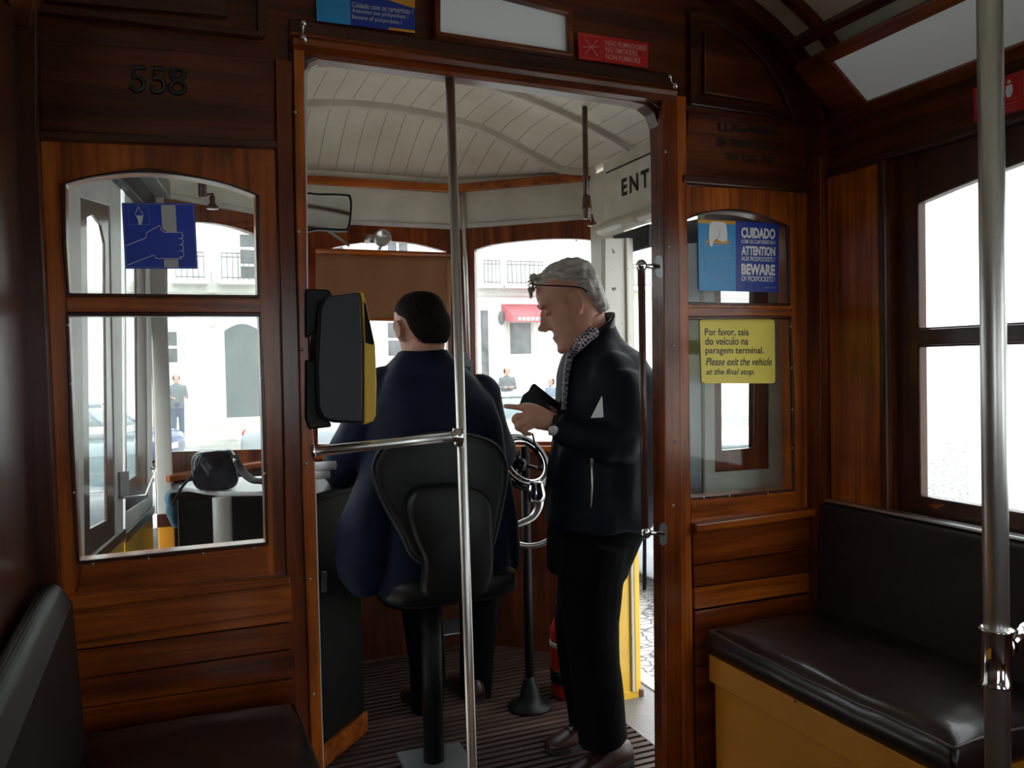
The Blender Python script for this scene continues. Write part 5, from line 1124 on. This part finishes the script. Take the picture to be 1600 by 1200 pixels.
# cars
def car(loc, ang, paint, label, plate=None, L=4.2):
    o = thing('car', (loc[0], loc[1], GZ), label, 'car'); Rz = Matrix.Rotation(ang, 3, 'Z')
    P = lambda x, y, z: V((loc[0], loc[1], GZ)) + Rz @ V((x, y, z))
    def shell(st, k=1):
        bm = NB(); rg = []
        for x, hw, zb, zt, rr in st: rg.append([P(x, yy, zz) for yy, zz in [(a, b) for a, b in rrect(-hw, hw, zb, zt, rr, 4)]])
        return loft(bm, rg)
    h = L / 2
    mk('car_body', shell([(-h, .70, .32, .62, .12), (-h + .10, .80, .24, .76, .16), (-h + .5, .86, .20, .88, .18), (-h + 1.2, .88, .20, .95, .18), (0, .88, .20, .97, .18), (h - 1.3, .88, .20, .97, .18), (h - .45, .86, .20, .94, .18), (h - .1, .80, .26, .84, .16), (h, .72, .34, .70, .12)]), paint, o, True)
    mk('car_cabin', shell([(-h + 1.0, .70, .86, .90, .015), (-h + 1.55, .68, .86, 1.28, .12), (-h + 1.9, .66, .86, 1.40, .14), (.5, .66, .86, 1.42, .14), (h - .95, .66, .86, 1.32, .12), (h - .45, .70, .86, .92, .02)]), M_carglass, o, True)
    mk('car_roof', shell([(-h + 1.75, .60, 1.36, 1.405, .02), (-h + 2.0, .62, 1.38, 1.43, .02), (.5, .62, 1.40, 1.45, .02), (h - 1.05, .60, 1.33, 1.39, .02)]), paint, o, True)
    for q in (-1, 1):
        for a_ in (-h + 1.55, .25, h - .85): mk('pillar', tube(NB(), [P(a_ - (.5 if a_ < 0 else (-.4 if a_ > .5 else 0)), q * .70, .90), P(a_, q * .64, 1.38)], .035, 8), paint, o, True)
        for x in (-h + .85, h - .80): 
            wl_ = mk('wheel', lathe(NB(), [(0, -.10), (.27, -.10), (.31, -.07), (.31, .07), (.27, .10), (0, .10)], P(x, q * .80, .31), Rz @ V((0, 1, 0))), M_tyre, o, True); mk('hub_cap', lathe(NB(), [(0, .03), (.18, .015), (.19, 0), (0, 0)], P(x, q * .80, .31) + Rz @ V((0, q * .10, 0)), Rz @ V((0, q, 0))), M_silver, wl_, True)
        mk('headlamp', ell(NB(), P(-h + .10, q * .62, .66), (.10, .14, .08)), M_ink_white, o, True); mk('tail_lamp', ell(NB(), P(h - .08, q * .66, .74), (.07, .12, .10)), M_red, o, True)
    for e in (-1, 1): mk('number_plate', extr(NB(), [[P(e * (h + .005), -.26, .42), P(e * (h + .005), .26, .42), P(e * (h + .005), .26, .54), P(e * (h + .005), -.26, .54)]], Rz @ V((e * .02, 0, 0))), M_ink_white, o)
    return o
def at_ground(px, d): p = PD(px, 700, d); return (p.x, p.y)
c1 = at_ground(772, 18.5); car(c1, math.radians(80), M_carwhite, 'white car parked in the street beyond the driver, rear window towards the tram')
c2 = at_ground(545, 18); car(c2, math.radians(157), M_carsilver, 'silver grey car by the green garage door at the right edge of the left window')
c3 = at_ground(118, 18); car(c3, math.radians(157), M_carblue, 'dark blue car half hidden behind the grey corner post on the left')
c4 = at_ground(120, 9.5); car(c4, math.radians(95), M_cardark, 'dark car seen through the pane of the nearer folded door leaf')
c5 = PX(1110, 700, 4.6); car((4.6, 4.6 / 1.33 + 2.6), math.radians(90), M_carsilver, 'silver car outside, low in the right bulkhead window')
# passers-by
def passer(px, d, hgt, face, top, legs, label, arms='crossed', sit=False, hairm=None):
    p = PD(px, 640, d); x, y = p.x, p.y; G0 = GZ + (.15 if y > 24.4 else 0); o = thing('person', (x, y, G0), label, 'person'); k = hgt / 1.75; f = V((math.cos(face), math.sin(face), 0)); l = V((-f.y, f.x, 0))
    B = V((x, y, G0 - (.42 * k if sit else 0))); Q = lambda a, b, c: B + (f * a + l * b + V((0, 0, c))) * k
    def fig(t):
        bm = NB(); 
        return bm
    if sit: legs_p = [[Q(0, s * .09, .88), Q(.42, s * .10, .90), Q(.44, s * .10, .46)] for s in (-1, 1)]
    else: legs_p = [[Q(0, s * .09, .92), Q(.03, s * .10, .50), Q(-.01, s * .11, .06)] for s in (-1, 1)]
    arm_p = [[Q(0, s * .19, 1.40), Q(.02, s * .26, 1.12), (Q(.22, -s * .04, 1.14) if arms == 'crossed' else Q(.26, s * .16, 1.10) if arms == 'front' else Q(.04, s * .27, .86))] for s in (-1, 1)]
    bm = NB(); head_bm(bm, Q(.02, 0, 1.62), f, (0, 0, 1), k * .98, seg=16); tube(bm, [Q(0, 0, 1.58), Q(-.01, 0, 1.42)], .055 * k, 12)
    loft(bm, [oval(Q(0, 0, z), a * k, b * k, 16, ax=f, ay=l) for z, a, b in ((1.44, .07, .13), (1.36, .10, .17), (1.15, .10, .15), (.98, .09, .145), (.88, .10, .15))])
    for A in legs_p: tube(bm, A, [.08 * k, .06 * k, .045 * k], 10)
    for A in arm_p:
        tube(bm, A, [.05 * k, .042 * k, .032 * k], 10); dd = (A[2] - A[1]).normalized(); ell(bm, A[2] + dd * .04 * k, (.035 * k, .035 * k, .03 * k), None, 10, 6)
        for q in range(4): tube(bm, [A[2] + dd * .06 * k + V((0, 0, (.03 - .018 * q) * k)), A[2] + dd * .12 * k + V((0, 0, (.03 - .02 * q) * k))], .009 * k, 6)
    mk('body', remesh(bm, .012 * k, 1), M_skin, o, True)
    bm = NB(); ell(bm, Q(-.01, 0, 1.655), (.105 * k, .085 * k, .10 * k)); ell(bm, Q(-.04, 0, 1.61), (.08 * k, .083 * k, .09 * k)); mk('hair', bm, hairm or M_hair_dark, o, True)
    bm = NB(); loft(bm, [oval(Q(0, 0, z), a * k, b * k, 18, ax=f, ay=l) for z, a, b in ((1.50, .07, .08), (1.44, .11, .17), (1.34, .135, .21), (1.10, .13, .19), (.95, .13, .19), (.80, .14, .20))])
    for A in arm_p: tube(bm, A, [.068 * k, .060 * k, .048 * k], 12); ell(bm, A[0], (.07 * k,) * 3); ell(bm, A[1], (.058 * k,) * 3)
    mk('coat', remesh(bm, .018 * k, 2, disp=.01, dscale=6), top, o, True)
    bm = NB()
    for A in legs_p: tube(bm, A, [.10 * k, .080 * k, .065 * k], 12); ell(bm, A[1], (.08 * k,) * 3)
    ell(bm, Q(0, 0, .90), (.13 * k, .17 * k, .12 * k)); mk('trousers', remesh(bm, .02 * k, 1), legs, o, True)
    for A in legs_p: e_ = A[2]; mk('shoe', loft(NB(), [[e_ + f * u * k + l * w_ * math.cos(a) * k + V((0, 0, (-.045 + z * .5 + z * .5 * math.sin(a)) * k)) for a in [6.283 * j / 10 for j in range(10)]] for u, w_, z in ((-.07, .03, .05), (0, .04, .08), (.10, .045, .06), (.20, .03, .04))]), M_sole, o, True)
    return o
passer(793, 26.5, 1.80, math.radians(-100), M_coat_grey, M_trouser, 'pedestrian in a grey coat standing with arms folded beyond the white car', 'crossed')
passer(757, 26.2, 1.62, math.radians(-60), M_coat_dark, M_trouser, 'pedestrian in a dark coat in front of the shop door', 'down')
passer(862, 24.8, 1.62, math.radians(200), plain('patterned_blue_top', (.22, .26, .34), .8, var=.6, scale=30), M_jeans, 'dark haired pedestrian in a patterned blue top seen just behind the wallet', 'front')
passer(277, 24.5, 1.82, math.radians(-80), M_coat_grey, M_jeans, 'pedestrian in a grey coat by the white wall seen through the left window', 'front')

for _o in COL.l: SCOL.objects.link(_o)
